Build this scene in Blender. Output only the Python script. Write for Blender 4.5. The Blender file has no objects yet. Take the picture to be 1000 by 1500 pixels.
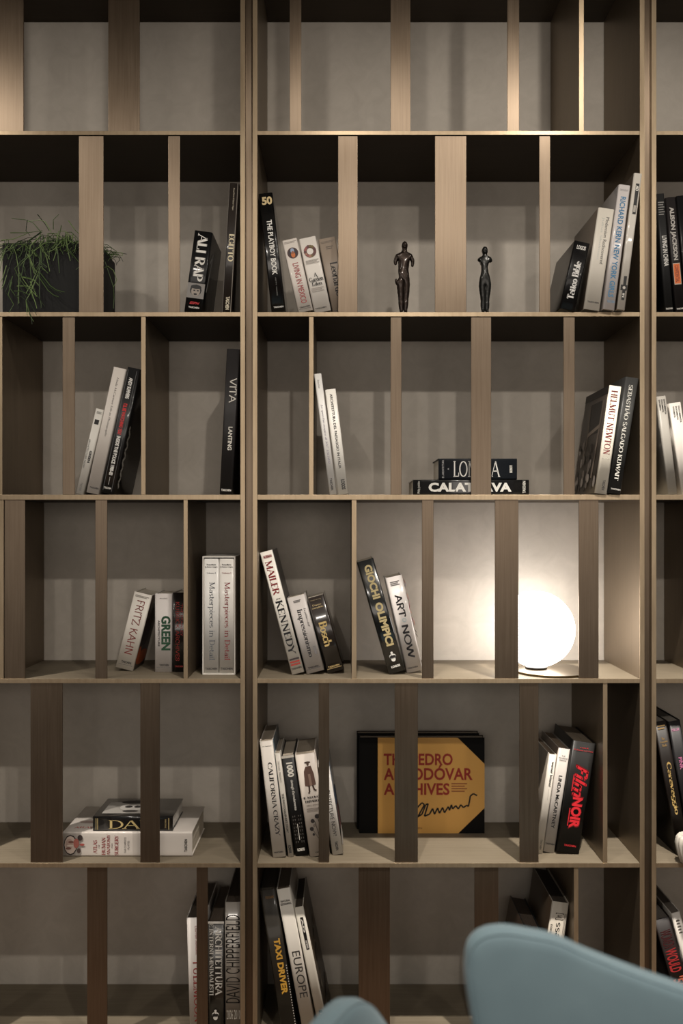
import bpy, bmesh, math, random
from mathutils import Vector, Matrix
random.seed(7)
C = bpy.context.scene.collection
PI = math.pi
# ---------------------------------------------------------------- scale of the place
K = 0.00205          # metres per pixel on the bookcase's front plane
F = 1240.0           # focal length in pixels (image 1000 x 1500)
CZ = 1.65            # camera height
D0 = F * K           # camera distance to the front of the bookcase


def P(sx, sy, d=0.0):
    """point seen at pixel sx,sy, standing d pixel-units behind the bookcase front"""
    m = 1 + d / F
    return Vector(((sx - 500) * m * K, d * K, CZ + (768 - sy) * m * K))


# ---------------------------------------------------------------- camera
cam = bpy.data.cameras.new('camera')
camo = bpy.data.objects.new('camera', cam)
C.objects.link(camo)
camo.location = (0, -D0, CZ)
camo.rotation_euler = (PI / 2, 0, 0)
cam.sensor_fit = 'VERTICAL'
cam.sensor_height = 36
cam.lens = F / 1500 * 36
cam.shift_y = 18 / 1500
cam.dof.use_dof = True
cam.dof.focus_distance = D0 + 0.03
cam.dof.aperture_fstop = cam.lens / 25.0
bpy.context.scene.camera = camo

# ---------------------------------------------------------------- world, lights, exposure
w = bpy.data.worlds.new('room_ambient')
bpy.context.scene.world = w
w.use_nodes = True
w.node_tree.nodes['Background'].inputs[0].default_value = (1.0, 0.90, 0.80, 1)
w.node_tree.nodes['Background'].inputs[1].default_value = 0.09
vs = bpy.context.scene.view_settings
vs.view_transform = 'Standard'
vs.look = 'None'
vs.gamma = 1
vs.use_curve_mapping = False
vs.exposure = 0.0


def spot(x, y, L, power, aim_z, cone=85, blend=0.8, rad=0.028, aim_x=None, col=(1.0, 0.92, 0.82)):
    l = bpy.data.lights.new('ceiling_spot', 'SPOT')
    o = bpy.data.objects.new('ceiling_spot', l)
    C.objects.link(o)
    p = Vector(((x - 500) * K, -L * K, CZ + (768 - y) * K))
    o.location = p
    t = Vector(((x - 500) * K if aim_x is None else (aim_x - 500) * K, -0.05, aim_z))
    o.rotation_euler = (t - p).to_track_quat('-Z', 'Y').to_euler()
    l.energy = power
    l.color = col
    l.spot_size = math.radians(cone)
    l.spot_blend = blend
    l.shadow_soft_size = rad
    return o


# front row of ceiling spots, 0.8 m out; back row 2.1 m out
for ax, pw in ((-1040, 260), (-654, 260), (-268, 440), (504, 150), (890, 480), (1276, 90)):
    spot(ax, -30, 390, pw, -0.2, 51, 1.0)                # the beam
    spot(ax, -30, 390, max(pw, 200) * 0.036, 1.6, 160, 0.5)        # its spill
for bx, pw in ((-480, 30), (120, 24), (690, 50), (1300, 26)):
    spot(bx, -47, 1045, pw, 0.9, 95, 0.8)
# added fill lamp behind the camera, brightens the wall inside the bays
al = bpy.data.lights.new('added_front_fill', 'AREA')
al.shape = 'RECTANGLE'
al.size, al.size_y = 4.2, 1.3
al.energy = 36
al.color = (1.0, 0.90, 0.80)
alo = bpy.data.objects.new('added_front_fill', al)
C.objects.link(alo)
alo.location = (0, -4.5, 2.0)
alo.rotation_euler = (PI / 2, 0, 0)


# ---------------------------------------------------------------- materials
def lin(c):
    return tuple((v / 255 / 12.92) if v / 255 <= .04045 else ((v / 255 + .055) / 1.055) ** 2.4 for v in c) + (1,)


MATS = {}


def mat(rgb, rough=0.5, metal=0.0, coat=0.0, noise=0.0, spec=0.5):
    key = (rgb, rough, metal, coat, noise, spec)
    if key in MATS:
        return MATS[key]
    m = bpy.data.materials.new('surface')
    m.use_nodes = True
    nt = m.node_tree
    b = nt.nodes['Principled BSDF']
    b.inputs['Base Color'].default_value = lin(rgb)
    b.inputs['Roughness'].default_value = rough
    b.inputs['Metallic'].default_value = metal
    b.inputs['Coat Weight'].default_value = coat
    b.inputs['Coat Roughness'].default_value = 0.12
    b.inputs['Specular IOR Level'].default_value = spec
    if noise:
        tc = nt.nodes.new('ShaderNodeTexCoord')
        n = nt.nodes.new('ShaderNodeTexNoise')
        n.inputs['Scale'].default_value = 60
        n.inputs['Detail'].default_value = 3
        nt.links.new(tc.outputs['Object'], n.inputs['Vector'])
        mx = nt.nodes.new('ShaderNodeMix')
        mx.data_type = 'RGBA'
        c = lin(rgb)
        mx.inputs[6].default_value = tuple(v * (1 - noise) for v in c[:3]) + (1,)
        mx.inputs[7].default_value = tuple(min(1, v * (1 + noise)) for v in c[:3]) + (1,)
        nt.links.new(n.outputs['Fac'], mx.inputs[0])
        nt.links.new(mx.outputs[2], b.inputs['Base Color'])
    MATS[key] = m
    return m


def metal_mat(name, c0, c1, scale, rough, aniso, rot, metallic=0.85):
    """brushed bronze: fine grain stretched along one axis"""
    m = bpy.data.materials.new(name)
    m.use_nodes = True
    nt = m.node_tree
    N, Lk = nt.nodes, nt.links
    b = N['Principled BSDF']
    tc = N.new('ShaderNodeTexCoord')
    mp = N.new('ShaderNodeMapping')
    mp.inputs['Scale'].default_value = scale
    Lk.new(tc.outputs['Object'], mp.inputs['Vector'])
    n = N.new('ShaderNodeTexNoise')
    n.inputs['Scale'].default_value = 1.0
    n.inputs['Detail'].default_value = 6
    n.inputs['Roughness'].default_value = 0.7
    Lk.new(mp.outputs[0], n.inputs['Vector'])
    n2 = N.new('ShaderNodeTexNoise')
    n2.inputs['Scale'].default_value = 5
    n2.inputs['Detail'].default_value = 4
    Lk.new(tc.outputs['Object'], n2.inputs['Vector'])
    add = N.new('ShaderNodeMath')
    add.operation = 'MULTIPLY_ADD'
    add.inputs[1].default_value = 0.65
    Lk.new(n.outputs['Fac'], add.inputs[0])
    mu = N.new('ShaderNodeMath')
    mu.operation = 'MULTIPLY'
    mu.inputs[1].default_value = 0.35
    Lk.new(n2.outputs['Fac'], mu.inputs[0])
    Lk.new(mu.outputs[0], add.inputs[2])
    r = N.new('ShaderNodeValToRGB')
    r.color_ramp.elements[0].position = 0.3
    r.color_ramp.elements[0].color = c0 + (1,)
    r.color_ramp.elements[1].position = 0.7
    r.color_ramp.elements[1].color = c1 + (1,)
    Lk.new(add.outputs[0], r.inputs[0])
    Lk.new(r.outputs[0], b.inputs['Base Color'])
    b.inputs['Metallic'].default_value = metallic
    rr = N.new('ShaderNodeMapRange')
    rr.inputs[3].default_value = rough - 0.06
    rr.inputs[4].default_value = rough + 0.08
    Lk.new(add.outputs[0], rr.inputs[0])
    Lk.new(rr.outputs[0], b.inputs['Roughness'])
    b.inputs['Anisotropic'].default_value = aniso
    b.inputs['Anisotropic Rotation'].default_value = rot
    tg = N.new('ShaderNodeTangent')
    tg.direction_type = 'RADIAL'
    tg.axis = 'Z'
    Lk.new(tg.outputs[0], b.inputs['Tangent'])
    bp = N.new('ShaderNodeBump')
    bp.inputs['Strength'].default_value = 0.12
    bp.inputs['Distance'].default_value = 0.0006
    Lk.new(n.outputs['Fac'], bp.inputs['Height'])
    Lk.new(bp.outputs[0], b.inputs['Normal'])
    return m


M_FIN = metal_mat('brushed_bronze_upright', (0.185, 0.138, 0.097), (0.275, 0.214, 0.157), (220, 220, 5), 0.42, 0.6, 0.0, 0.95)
M_SHELF_LIT = metal_mat('brushed_bronze_shelf_lit', (0.12, 0.098, 0.068), (0.20, 0.168, 0.122), (4, 160, 160), 0.55, 0.0, 0.0, 0.1)  # shelf bronze lightened, the light on the tops put into the colour
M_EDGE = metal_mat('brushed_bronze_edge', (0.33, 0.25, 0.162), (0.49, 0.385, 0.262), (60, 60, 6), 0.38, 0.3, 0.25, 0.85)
M_SHELF_SHADED = metal_mat('bronze_shelf_shaded', (0.035, 0.026, 0.018), (0.055, 0.042, 0.029), (4, 160, 160), 0.6, 0.0, 0.0, 0.1)  # same shelf bronze darkened, the shade of the undersides put into the colour
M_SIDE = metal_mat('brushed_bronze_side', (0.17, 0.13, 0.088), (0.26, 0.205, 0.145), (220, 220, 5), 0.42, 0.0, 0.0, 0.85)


def wall_mat(name, a, b_, sc=14):
    m = bpy.data.materials.new(name)
    m.use_nodes = True
    nt = m.node_tree
    N, Lk = nt.nodes, nt.links
    b = N['Principled BSDF']
    b.inputs['Roughness'].default_value = 0.85
    tc = N.new('ShaderNodeTexCoord')
    n = N.new('ShaderNodeTexNoise')
    n.inputs['Scale'].default_value = sc
    n.inputs['Detail'].default_value = 9.5
    n.inputs['Roughness'].default_value = 0.65
    n.inputs['Distortion'].default_value = 1.2
    Lk.new(tc.outputs['Object'], n.inputs['Vector'])
    r = N.new('ShaderNodeValToRGB')
    r.color_ramp.elements[0].position = 0.3
    r.color_ramp.elements[0].color = a + (1,)
    r.color_ramp.elements[1].position = 0.7
    r.color_ramp.elements[1].color = b_ + (1,)
    Lk.new(n.outputs['Fac'], r.inputs[0])
    Lk.new(r.outputs[0], b.inputs['Base Color'])
    n2 = N.new('ShaderNodeTexNoise')
    n2.inputs['Scale'].default_value = 90
    n2.inputs['Detail'].default_value = 4
    Lk.new(tc.outputs['Object'], n2.inputs['Vector'])
    bp = N.new('ShaderNodeBump')
    bp.inputs['Strength'].default_value = 0.25
    bp.inputs['Distance'].default_value = 0.001
    Lk.new(n2.outputs['Fac'], bp.inputs['Height'])
    Lk.new(bp.outputs[0], b.inputs['Normal'])
    return m


M_WALL = wall_mat('greige_plaster', (0.47, 0.428, 0.372), (0.54, 0.493, 0.432))
M_CEIL = wall_mat('ceiling_plaster', (0.30, 0.28, 0.25), (0.33, 0.31, 0.28))
M_FLOOR = wall_mat('stone_floor', (0.085, 0.050, 0.028), (0.12, 0.072, 0.042), 6)


for m_ in (M_SHELF_LIT, M_SHELF_SHADED):
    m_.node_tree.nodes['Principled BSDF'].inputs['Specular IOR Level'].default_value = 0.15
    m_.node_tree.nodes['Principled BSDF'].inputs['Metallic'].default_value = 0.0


# ---------------------------------------------------------------- mesh helpers
def obj(name, bm, m, parent=None, smooth=False):
    bmesh.ops.recalc_face_normals(bm, faces=bm.faces)
    me = bpy.data.meshes.new(name)
    bm.to_mesh(me)
    bm.free()
    for mm in (m if isinstance(m, (list, tuple)) else [m]):
        me.materials.append(mm)
    if smooth:
        for p in me.polygons:
            p.use_smooth = True
    o = bpy.data.objects.new(name, me)
    C.objects.link(o)
    if parent is not None:
        o.parent = parent
    return o


def box(bm, x0, x1, y0, y1, z0, z1, bev=0.0):
    vs_ = [bm.verts.new((x, y, z)) for x in (x0, x1) for y in (y0, y1) for z in (z0, z1)]
    q = ((0, 1, 3, 2), (4, 6, 7, 5), (0, 4, 5, 1), (2, 3, 7, 6), (0, 2, 6, 4), (1, 5, 7, 3))
    fs = [bm.faces.new([vs_[i] for i in f]) for f in q]
    if bev:
        es = list({e for f in fs for e in f.edges})
        bmesh.ops.bevel(bm, geom=es, offset=bev, segments=2, affect='EDGES', profile=0.5)


def empty(name, loc, label, cat, group=None):
    o = bpy.data.objects.new(name, None)
    C.objects.link(o)
    o.location = loc
    o.empty_display_size = 0.05
    tag(o, label, cat, group)
    return o


def tag(o, label, cat, group=None):
    o['label'] = label
    o['category'] = cat
    if group:
        o['group'] = group


def shell(name, x0, x1, y0, y1, z0, z1, m):
    bm = bmesh.new()
    box(bm, x0, x1, y0, y1, z0, z1)
    o = obj(name, bm, m)
    o['kind'] = 'structure'
    return o


DEP = 170 * K            # shelf depth
ZTOP = CZ + (768 + 75) * K
# ---------------------------------------------------------------- the setting
shell('wall_back', -2.6, 3.2, DEP + 0.002, DEP + 0.10, 0, 3.50, M_WALL)
shell('floor', -2.6, 3.2, -4.6, DEP + 0.10, -0.08, 0, M_FLOOR)
shell('ceiling', -2.6, 3.2, -4.6, DEP + 0.10, 3.50, 3.58, M_CEIL)

# ---------------------------------------------------------------- bookcases
SH = [(-75, -68.5), (192, 197.8), (457.3, 463.6), (724.8, 732), (994.3, 1000.6), (1264.2, 1270.6), (1534, 1541)]


def X(px):
    return (px - 500) * K


def Z(py):
    return CZ + (768 - py) * K


FLOORZ = [Z(s[0]) for s in SH]


def bookcase(px0, px1, label, fins, panels):
    """px0,px1 outer edges. fins: (row, x0, x1) flat slats at the front; panels: (row, x0, x1) full-depth dividers"""
    cx = (px0 + px1) / 2
    root = empty('bookcase', (X(cx), 0, 0), label, 'bookcase', None)
    ox = X(cx)

    def add(name, x0, x1, y0, y1, z0, z1, m, bev=0.0007):
        bm = bmesh.new()
        box(bm, x0 - ox, x1 - ox, y0, y1, z0, z1, bev)
        return obj(name, bm, m, root)
    T = 6.8
    for s, (a, b) in enumerate(((px0, px0 + T), (px1 - T, px1))):
        p = add('side_panel', X(a), X(b), 0.0006, DEP, 0.0, ZTOP, M_SIDE)
        bm = bmesh.new()
        box(bm, X(a) - ox, X(b) - ox, -0.0012, 0.0006, 0.0, ZTOP, 0.0004)
        e = obj('front_edging', bm, M_EDGE, p)
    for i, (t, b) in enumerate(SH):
        s = add('shelf', X(px0 + T) + 0.0003, X(px1 - T) - 0.0003, 0.0006, DEP, Z(b), Z(t) - 0.001, M_SHELF_SHADED, 0.0005)
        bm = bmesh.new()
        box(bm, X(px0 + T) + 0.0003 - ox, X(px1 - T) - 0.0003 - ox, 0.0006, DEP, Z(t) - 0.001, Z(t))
        obj('shelf_lit_top', bm, M_SHELF_LIT, s)  # thin added layer that carries the lit tone of the shelf top
        bm = bmesh.new()
        box(bm, X(px0 + T) + 0.0003 - ox, X(px1 - T) - 0.0003 - ox, -0.001, 0.0006, Z(b), Z(t), 0.0004)
        obj('front_edging', bm, M_EDGE, s)
    add('plinth', X(px0 + T), X(px1 - T), 0.03, 0.05, 0, Z(1541) - 0.001, M_SIDE)
    for (r, a, b) in fins:
        add('vertical_slat', X(a), X(b), 0.003, 0.0075, Z(SH[r][0]) + 0.0003, Z(SH[r - 1][1]) - 0.0003, M_FIN, 0.001)
    for (r, a, b) in panels:
        p = add('divider_panel', X(a), X(b), 0.0026, DEP, Z(SH[r][0]) + 0.0003, Z(SH[r - 1][1]) - 0.0003, M_SIDE, 0.0005)
        bm = bmesh.new()
        box(bm, X(a) - ox, X(b) - ox, 0.001, 0.0026, Z(SH[r][0]) + 0.0003, Z(SH[r - 1][1]) - 0.0003, 0.0004)
        obj('front_edging', bm, M_EDGE, p)
    return root


bc = bookcase(370, 943.5, 'bronze bookcase bay in the middle of the wall, holding the glowing globe lamp',
              [(1, 424, 441), (1, 572, 601), (1, 743, 760.5),
               (2, 495, 523.5), (2, 637, 683), (2, 790, 806),
               (3, 572, 588), (3, 690, 719.5), (3, 825.5, 842),
               (4, 618, 635), (4, 725, 759.5), (4, 848, 877),
               (5, 466.5, 482), (5, 578, 612), (5, 761, 789),
               (6, 525, 571), (6, 695, 730)],
              [(1, 848, 855), (3, 452.5, 459), (4, 515, 522), (5, 883, 889.5), (6, 840.5, 847)])
bcl = bookcase(-214, 358.8, 'bronze bookcase bay at the left with the trailing plant on its shelf',
               [(1, -130, -96), (1, -6, 34), (1, 158, 204),
                (2, -120, -90), (2, 115, 151), (2, 246, 263),
                (3, -100, -70), (3, 91, 109),
                (4, -90, -60), (4, 6, 36), (4, 139, 156.5),
                (5, -100, -60), (5, 44, 91), (5, 205, 233.5),
                (6, -70, -40), (6, 127, 156.5), (6, 287.5, 304)],
               [(3, -3, 3), (3, 206.5, 213), (4, 268.7, 274.7), (4, -1, 5)])
bcr = bookcase(954, 1527.5, 'bronze bookcase bay at the right edge, holding black and grey leaning books',
               [(1, 1060, 1095), (1, 1240, 1270), (2, 1120, 1150), (2, 1300, 1340), (3, 1090, 1120), (3, 1250, 1275),
                (4, 1180, 1210), (4, 1330, 1360), (5, 1090, 1120), (5, 1300, 1330), (6, 1130, 1170), (6, 1330, 1350)],
               [(4, 1037, 1043.5)])
for a, b in ((358.8, 370), (943.5, 954)):
    bm = bmesh.new()
    box(bm, X(a) + 0.0004, X(b) - 0.0004, 0.016, 0.03, 0, ZTOP)
    o = obj('trim_1' if a < 500 else 'trim_2', bm, M_FIN)
    o['kind'] = 'structure'

# ---------------------------------------------------------------- lettering
GL = {
 'A': '76|L 2 0 36 100 t 0;L 36 100 72 0 T 1;L 15 36 58 36 t n', 'B': '66|L 14 0 14 100 T b;L 14 98 34 98 t n;A 34 76 21 22 90 -90;L 14 54 34 54 t n;A 34 28 25 26 90 -90;L 14 2 34 2 t n',
 'C': '74|A 40 50 34 49 52 308;L 64 66 64 98 t n', 'D': '78|L 14 0 14 100 T b;L 14 98 32 98 t n;A 32 50 38 48 90 -90;L 14 2 32 2 t n',
 'E': '62|L 14 0 14 100 T b;L 14 98 54 98 t n;L 54 98 54 78 t n;L 14 52 44 52 t n;L 14 2 56 2 t n;L 56 2 56 24 t n', 'F': '58|L 14 0 14 100 T b;L 14 98 54 98 t n;L 54 98 54 78 t n;L 14 52 44 52 t n',
 'G': '80|A 40 50 34 49 52 318;L 64 70 64 98 t n;L 66 6 66 42 T n;L 52 42 78 42 t n', 'H': '82|L 14 0 14 100 T b;L 66 0 66 100 T b;L 14 52 66 52 t n', 'I': '30|L 14 0 14 100 T b',
 'J': '40|L 24 14 24 100 T 1;A 12 14 12 14 0 -130', 'K': '74|L 14 0 14 100 T b;L 16 42 58 100 t 1;L 28 56 66 0 T 1', 'L': '60|L 14 0 14 100 T b;L 14 2 54 2 t n;L 54 2 54 26 t n',
 'M': '98|L 14 0 14 100 t b;L 14 100 48 4 T n;L 48 4 82 100 t n;L 82 0 82 100 T b', 'N': '82|L 14 0 14 100 t b;L 14 100 66 0 T n;L 66 0 66 100 t 1', 'O': '82|A 40 50 35 49 0 360',
 'P': '62|L 14 0 14 100 T b;L 14 98 34 98 t n;A 34 74 24 24 90 -90;L 14 50 34 50 t n', 'R': '72|L 14 0 14 100 T b;L 14 98 34 98 t n;A 34 74 24 24 90 -90;L 14 50 34 50 t n;L 34 50 64 0 T 1',
 'S': '60|A 30 75 20 24 35 270;A 30 26 22 25 90 -145;L 50 74 50 96 t n;L 8 6 8 28 t n', 'T': '70|L 34 0 34 100 T b;L 4 98 64 98 t n;L 4 98 4 78 t n;L 64 98 64 78 t n',
 'U': '80|L 14 30 14 100 T 1;A 38 32 24 32 180 360;L 62 30 62 100 t 1', 'V': '74|L 2 100 36 0 T 0;L 36 0 70 100 t 1', 'W': '102|L 2 100 27 0 T 0;L 27 0 50 100 t n;L 50 100 75 0 T n;L 75 0 98 100 t 1',
 'X': '70|L 2 100 66 0 T b;L 2 0 66 100 t b', 'Y': '70|L 2 100 34 48 T 0;L 34 48 66 100 t 1;L 34 0 34 48 T 0', 'Z': '66|L 6 98 58 98 t n;L 58 98 6 2 T n;L 6 2 60 2 t n;L 6 98 6 80 t n;L 60 2 60 22 t n',
 'a': '54|A 24 18 17 17 0 360;L 42 2 42 44 T 0;A 27 44 15 16 0 150', 'b': '60|L 12 0 12 100 T 1;A 32 31 21 30 150 -150', 'c': '50|A 28 31 22 30 45 315', 'd': '62|A 28 31 21 30 30 330;L 48 0 48 100 T b',
 'e': '54|A 28 31 22 30 0 315;L 6 34 50 34 t n', 'f': '38|L 18 0 18 76 T 0;A 34 76 16 22 180 50;L 4 60 34 60 t n', 'g': '56|A 26 36 18 24 0 360;L 44 60 44 -6 T n;A 26 -8 18 18 0 -160',
 'h': '66|L 12 0 12 100 T b;A 32 40 20 21 180 0;L 52 0 52 40 T 0', 'i': '28|L 12 0 12 61 T b;A 12 84 3 3 0 360', 'l': '28|L 12 0 12 100 T b',
 'm': '98|L 12 0 12 61 T b;A 30 42 18 19 180 0;L 48 0 48 42 T 0;A 66 42 18 19 180 0;L 84 0 84 42 T 0', 'n': '66|L 12 0 12 61 T b;A 32 40 20 21 180 0;L 52 0 52 40 T 0', 'o': '56|A 27 31 22 30 0 360',
 'p': '60|L 12 -32 12 61 T b;A 32 31 21 30 150 -150', 'r': '44|L 12 0 12 61 T b;A 30 42 18 19 170 50', 's': '44|A 22 46 14 15 35 270;A 22 16 16 15 90 -145', 't': '38|L 16 10 16 84 T n;A 29 12 13 12 180 300;L 4 60 32 60 t n',
 'u': '66|L 12 20 12 61 T 1;A 32 22 20 21 180 360;L 52 0 52 61 T b', 'v': '54|L 4 61 27 0 T 0;L 27 0 48 61 t 1', 'y': '54|L 4 61 27 0 T 0;L 48 61 18 -30 t 0', 'w': '78|L 4 61 22 0 T 0;L 22 0 38 61 t n;L 38 61 56 0 T n;L 56 0 72 61 t 1',
 'k': '60|L 12 0 12 100 T b;L 14 26 46 61 t 1;L 24 36 52 0 T 1', '.': '24|A 10 4 3 3 0 360', "'": '20|L 10 100 8 78 T n', ' ': '34|', '-': '40|L 6 34 34 34 t n',
}
GL['Ã'] = GL['A'] + ';L 22 114 36 122 t n;L 36 122 50 116 t n'
GL['Í'] = GL['I'] + ';L 10 112 24 126 T n'


def serif_mesh(s, T=15, t=5, shear=0.0, sf=1.0):
    V, Q = [], []

    def seg(x0, y0, x1, y1, w0, w1):
        dx, dy = x1 - x0, y1 - y0
        L = math.hypot(dx, dy) or 1
        nx, ny = -dy / L / 2, dx / L / 2
        i = len(V)
        V.extend([(x0 + nx * w0, y0 + ny * w0), (x0 - nx * w0, y0 - ny * w0), (x1 - nx * w1, y1 - ny * w1), (x1 + nx * w1, y1 + ny * w1)])
        Q.append((i, i + 1, i + 2, i + 3))
    ox = 0
    for ch in s:
        if ch not in GL:
            ox += 34
            continue
        adv, cmds = GL[ch].split('|')
        for c in filter(None, cmds.split(';')):
            a = c.split()
            if a[0] == 'L':
                x0, y0, x1, y1 = [float(v) for v in a[1:5]]
                wd = T if a[5] == 'T' else t
                seg(x0 + ox, y0, x1 + ox, y1, wd, wd)
                if sf:
                    for k, (x, y) in enumerate(((x0, y0), (x1, y1))):
                        if a[6] == 'b' or a[6] == str(k):
                            seg(x + ox - 11 * sf, y, x + ox + 11 * sf, y, t * .9, t * .9)
            else:
                cx, cy, rx, ry, a0, a1 = [float(v) for v in a[1:]]
                n = max(4, int(abs(a1 - a0) / 24)) if rx > 4 else 5
                pts = []
                for k in range(n + 1):
                    th = math.radians(a0 + (a1 - a0) * k / n)
                    ty = abs(math.cos(th)) ** 1.3
                    wd = t + (T - t) * ty if rx > 4 else 10
                    pts.append((cx + rx * math.cos(th) + ox, cy + ry * math.sin(th), wd))
                for k in range(n):
                    seg(pts[k][0], pts[k][1], pts[k + 1][0], pts[k + 1][1], pts[k][2], pts[k + 1][2])
        ox += float(adv)
    if shear:
        V = [(x + y * shear, y) for x, y in V]
    return V, Q


_sans = {}


def sans_mesh(s, bold=0.0, shear=0.0):
    key = (s, bold, shear)
    if key in _sans:
        return _sans[key]
    cu = bpy.data.curves.new('lettering', 'FONT')
    cu.body = s
    cu.resolution_u = 3
    cu.offset = bold
    cu.shear = shear
    o = bpy.data.objects.new('lettering', cu)
    C.objects.link(o)
    dg = bpy.context.evaluated_depsgraph_get()
    dg.update()
    me = bpy.data.meshes.new_from_object(o.evaluated_get(dg))
    V = [(v.co.x, v.co.y) for v in me.vertices]
    Q = [tuple(p.vertices) for p in me.polygons]
    bpy.data.objects.remove(o)
    bpy.data.curves.remove(cu)
    bpy.data.meshes.remove(me)
    _sans[key] = (V, Q)
    return V, Q


def glyphs(s, font):
    if font == 's': return sans_mesh(s)
    if font == 'l': return sans_mesh(s, -0.012)
    if font == 'b': return sans_mesh(s, 0.025)
    if font == 'B': return sans_mesh(s, 0.045)
    if font == 'bi': return sans_mesh(s, 0.03, 0.35)
    if font == 'r': return serif_mesh(s, 18, 7)
    if font == 'rl': return serif_mesh(s, 12, 6)
    if font == 'R': return serif_mesh(s, 22, 7)
    if font == 'i': return serif_mesh(s, 13, 6, 0.25)
    if font == 'k': return serif_mesh(s, 26, 8, 0.0, 1.3)
    if font == 'g': return serif_mesh(s, 11, 11, 0.0, 0.0)      # even-stroke geometric
    if font == 'gh': return serif_mesh(s, 16, 16, 0.0, 0.0)
    if font == 'gl': return serif_mesh(s, 10, 10, 0.0, 0.0)
    if font == 'gi': return serif_mesh(s, 19, 15, 0.3, 0.6)


class Face:
    """a printable face of a book: maps (u 0..1 across, v 0..1 from the top) to the book's local space"""

    def __init__(self, root, origin, du, dv, nrm):
        self.root, self.o, self.du, self.dv, self.n, self.k = root, Vector(origin), Vector(du), Vector(dv), Vector(nrm), 0

    def _build(self, name, V, Q, rgb, rough=0.5, metal=0.0):
        self.k += 1
        off = self.n * (0.00025 + 0.00012 * self.k)
        me = bpy.data.meshes.new(name)
        me.from_pydata([self.o + self.du * u + self.dv * v + off for u, v in V], [], Q)
        me.materials.append(mat(rgb, rough, metal))
        o = bpy.data.objects.new(name, me)
        C.objects.link(o)
        o.parent = self.root
        return o

    def text(self, s, u0, u1, v0, v1, rgb, d='d', font='s', name='title_lettering', rough=0.5, metal=0.0):
        V, Q = glyphs(s, font)
        if not V: return
        x0, x1 = min(v[0] for v in V), max(v[0] for v in V)
        y0, y1 = min(v[1] for v in V), max(v[1] for v in V)
        R = []
        for x, y in V:
            a, b = (x - x0) / (x1 - x0), (y - y0) / ((y1 - y0) or 1)
            if d == 'd': R.append((u0 + (u1 - u0) * b, v0 + (v1 - v0) * a))
            elif d == 'u': R.append((u1 - (u1 - u0) * b, v1 - (v1 - v0) * a))
            else: R.append((u0 + (u1 - u0) * a, v1 - (v1 - v0) * b))
        return self._build(name, R, Q, rgb, rough, metal)

    def poly(self, pts, rgb, name='printed_panel', rough=0.5):
        return self._build(name, pts, [tuple(range(len(pts)))], rgb, rough)

    def rect(self, u0, u1, v0, v1, rgb, name='printed_panel'):
        return self.poly([(u0, v0), (u1, v0), (u1, v1), (u0, v1)], rgb, name)

    def asp(self):
        return self.du.length / self.dv.length

    def disc(self, u, v, r, rgb, name='printed_emblem', sx=1.0, n=18):
        a = self.asp()
        return self.poly([(u + r * sx * math.cos(2 * PI * k / n), v + r * a * math.sin(2 * PI * k / n)) for k in range(n)], rgb, name)

    def blobs(self, lst, name='printed_picture'):
        """several flat blobs of different colours: (u, v, ru, rv, rgb)"""
        for (u, v, ru, rv, rgb) in lst:
            self.poly([(u + ru * math.cos(2 * PI * k / 12), v + rv * math.sin(2 * PI * k / 12)) for k in range(12)], rgb, name)

    def lines(self, u0, u1, v0, v1, n, rgb, name='small_print'):
        V, Q = [], []
        for k in range(n):
            a = v0 + (v1 - v0) * k / max(1, n)
            b = a + (v1 - v0) / n * 0.45
            uu = u0 + (u1 - u0) * (1 - (0.15 if k % 2 else 0)) if u1 > u0 else u1
            i = len(V)
            V += [(u0, a), (uu, a), (uu, b), (u0, b)]
            Q.append((i, i + 1, i + 2, i + 3))
        return self._build(name, V, Q, rgb)

    def vlines(self, u0, u1, v0, v1, n, rgb, name='small_print'):
        V, Q = [], []
        for k in range(n):
            a = u0 + (u1 - u0) * k / max(1, n)
            b = a + (u1 - u0) / n * 0.45
            i = len(V)
            V += [(a, v0), (b, v0), (b, v1), (a, v1)]
            Q.append((i, i + 1, i + 2, i + 3))
        return self._build(name, V, Q, rgb)

    def stroke(self, pts, wd, rgb, name='handwriting'):
        V, Q = [], []
        a = self.asp()
        for k in range(len(pts) - 1):
            (x0, y0), (x1, y1) = pts[k], pts[k + 1]
            dx, dy = x1 - x0, (y1 - y0) / a
            L = math.hypot(dx, dy) or 1
            nx, ny = -dy / L * wd / 2, dx / L * wd / 2 * a
            i = len(V)
            V += [(x0 + nx, y0 + ny), (x0 - nx, y0 - ny), (x1 - nx, y1 - ny), (x1 + nx, y1 + ny)]
            Q.append((i, i + 1, i + 2, i + 3))
        return self._build(name, V, Q, rgb)


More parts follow.
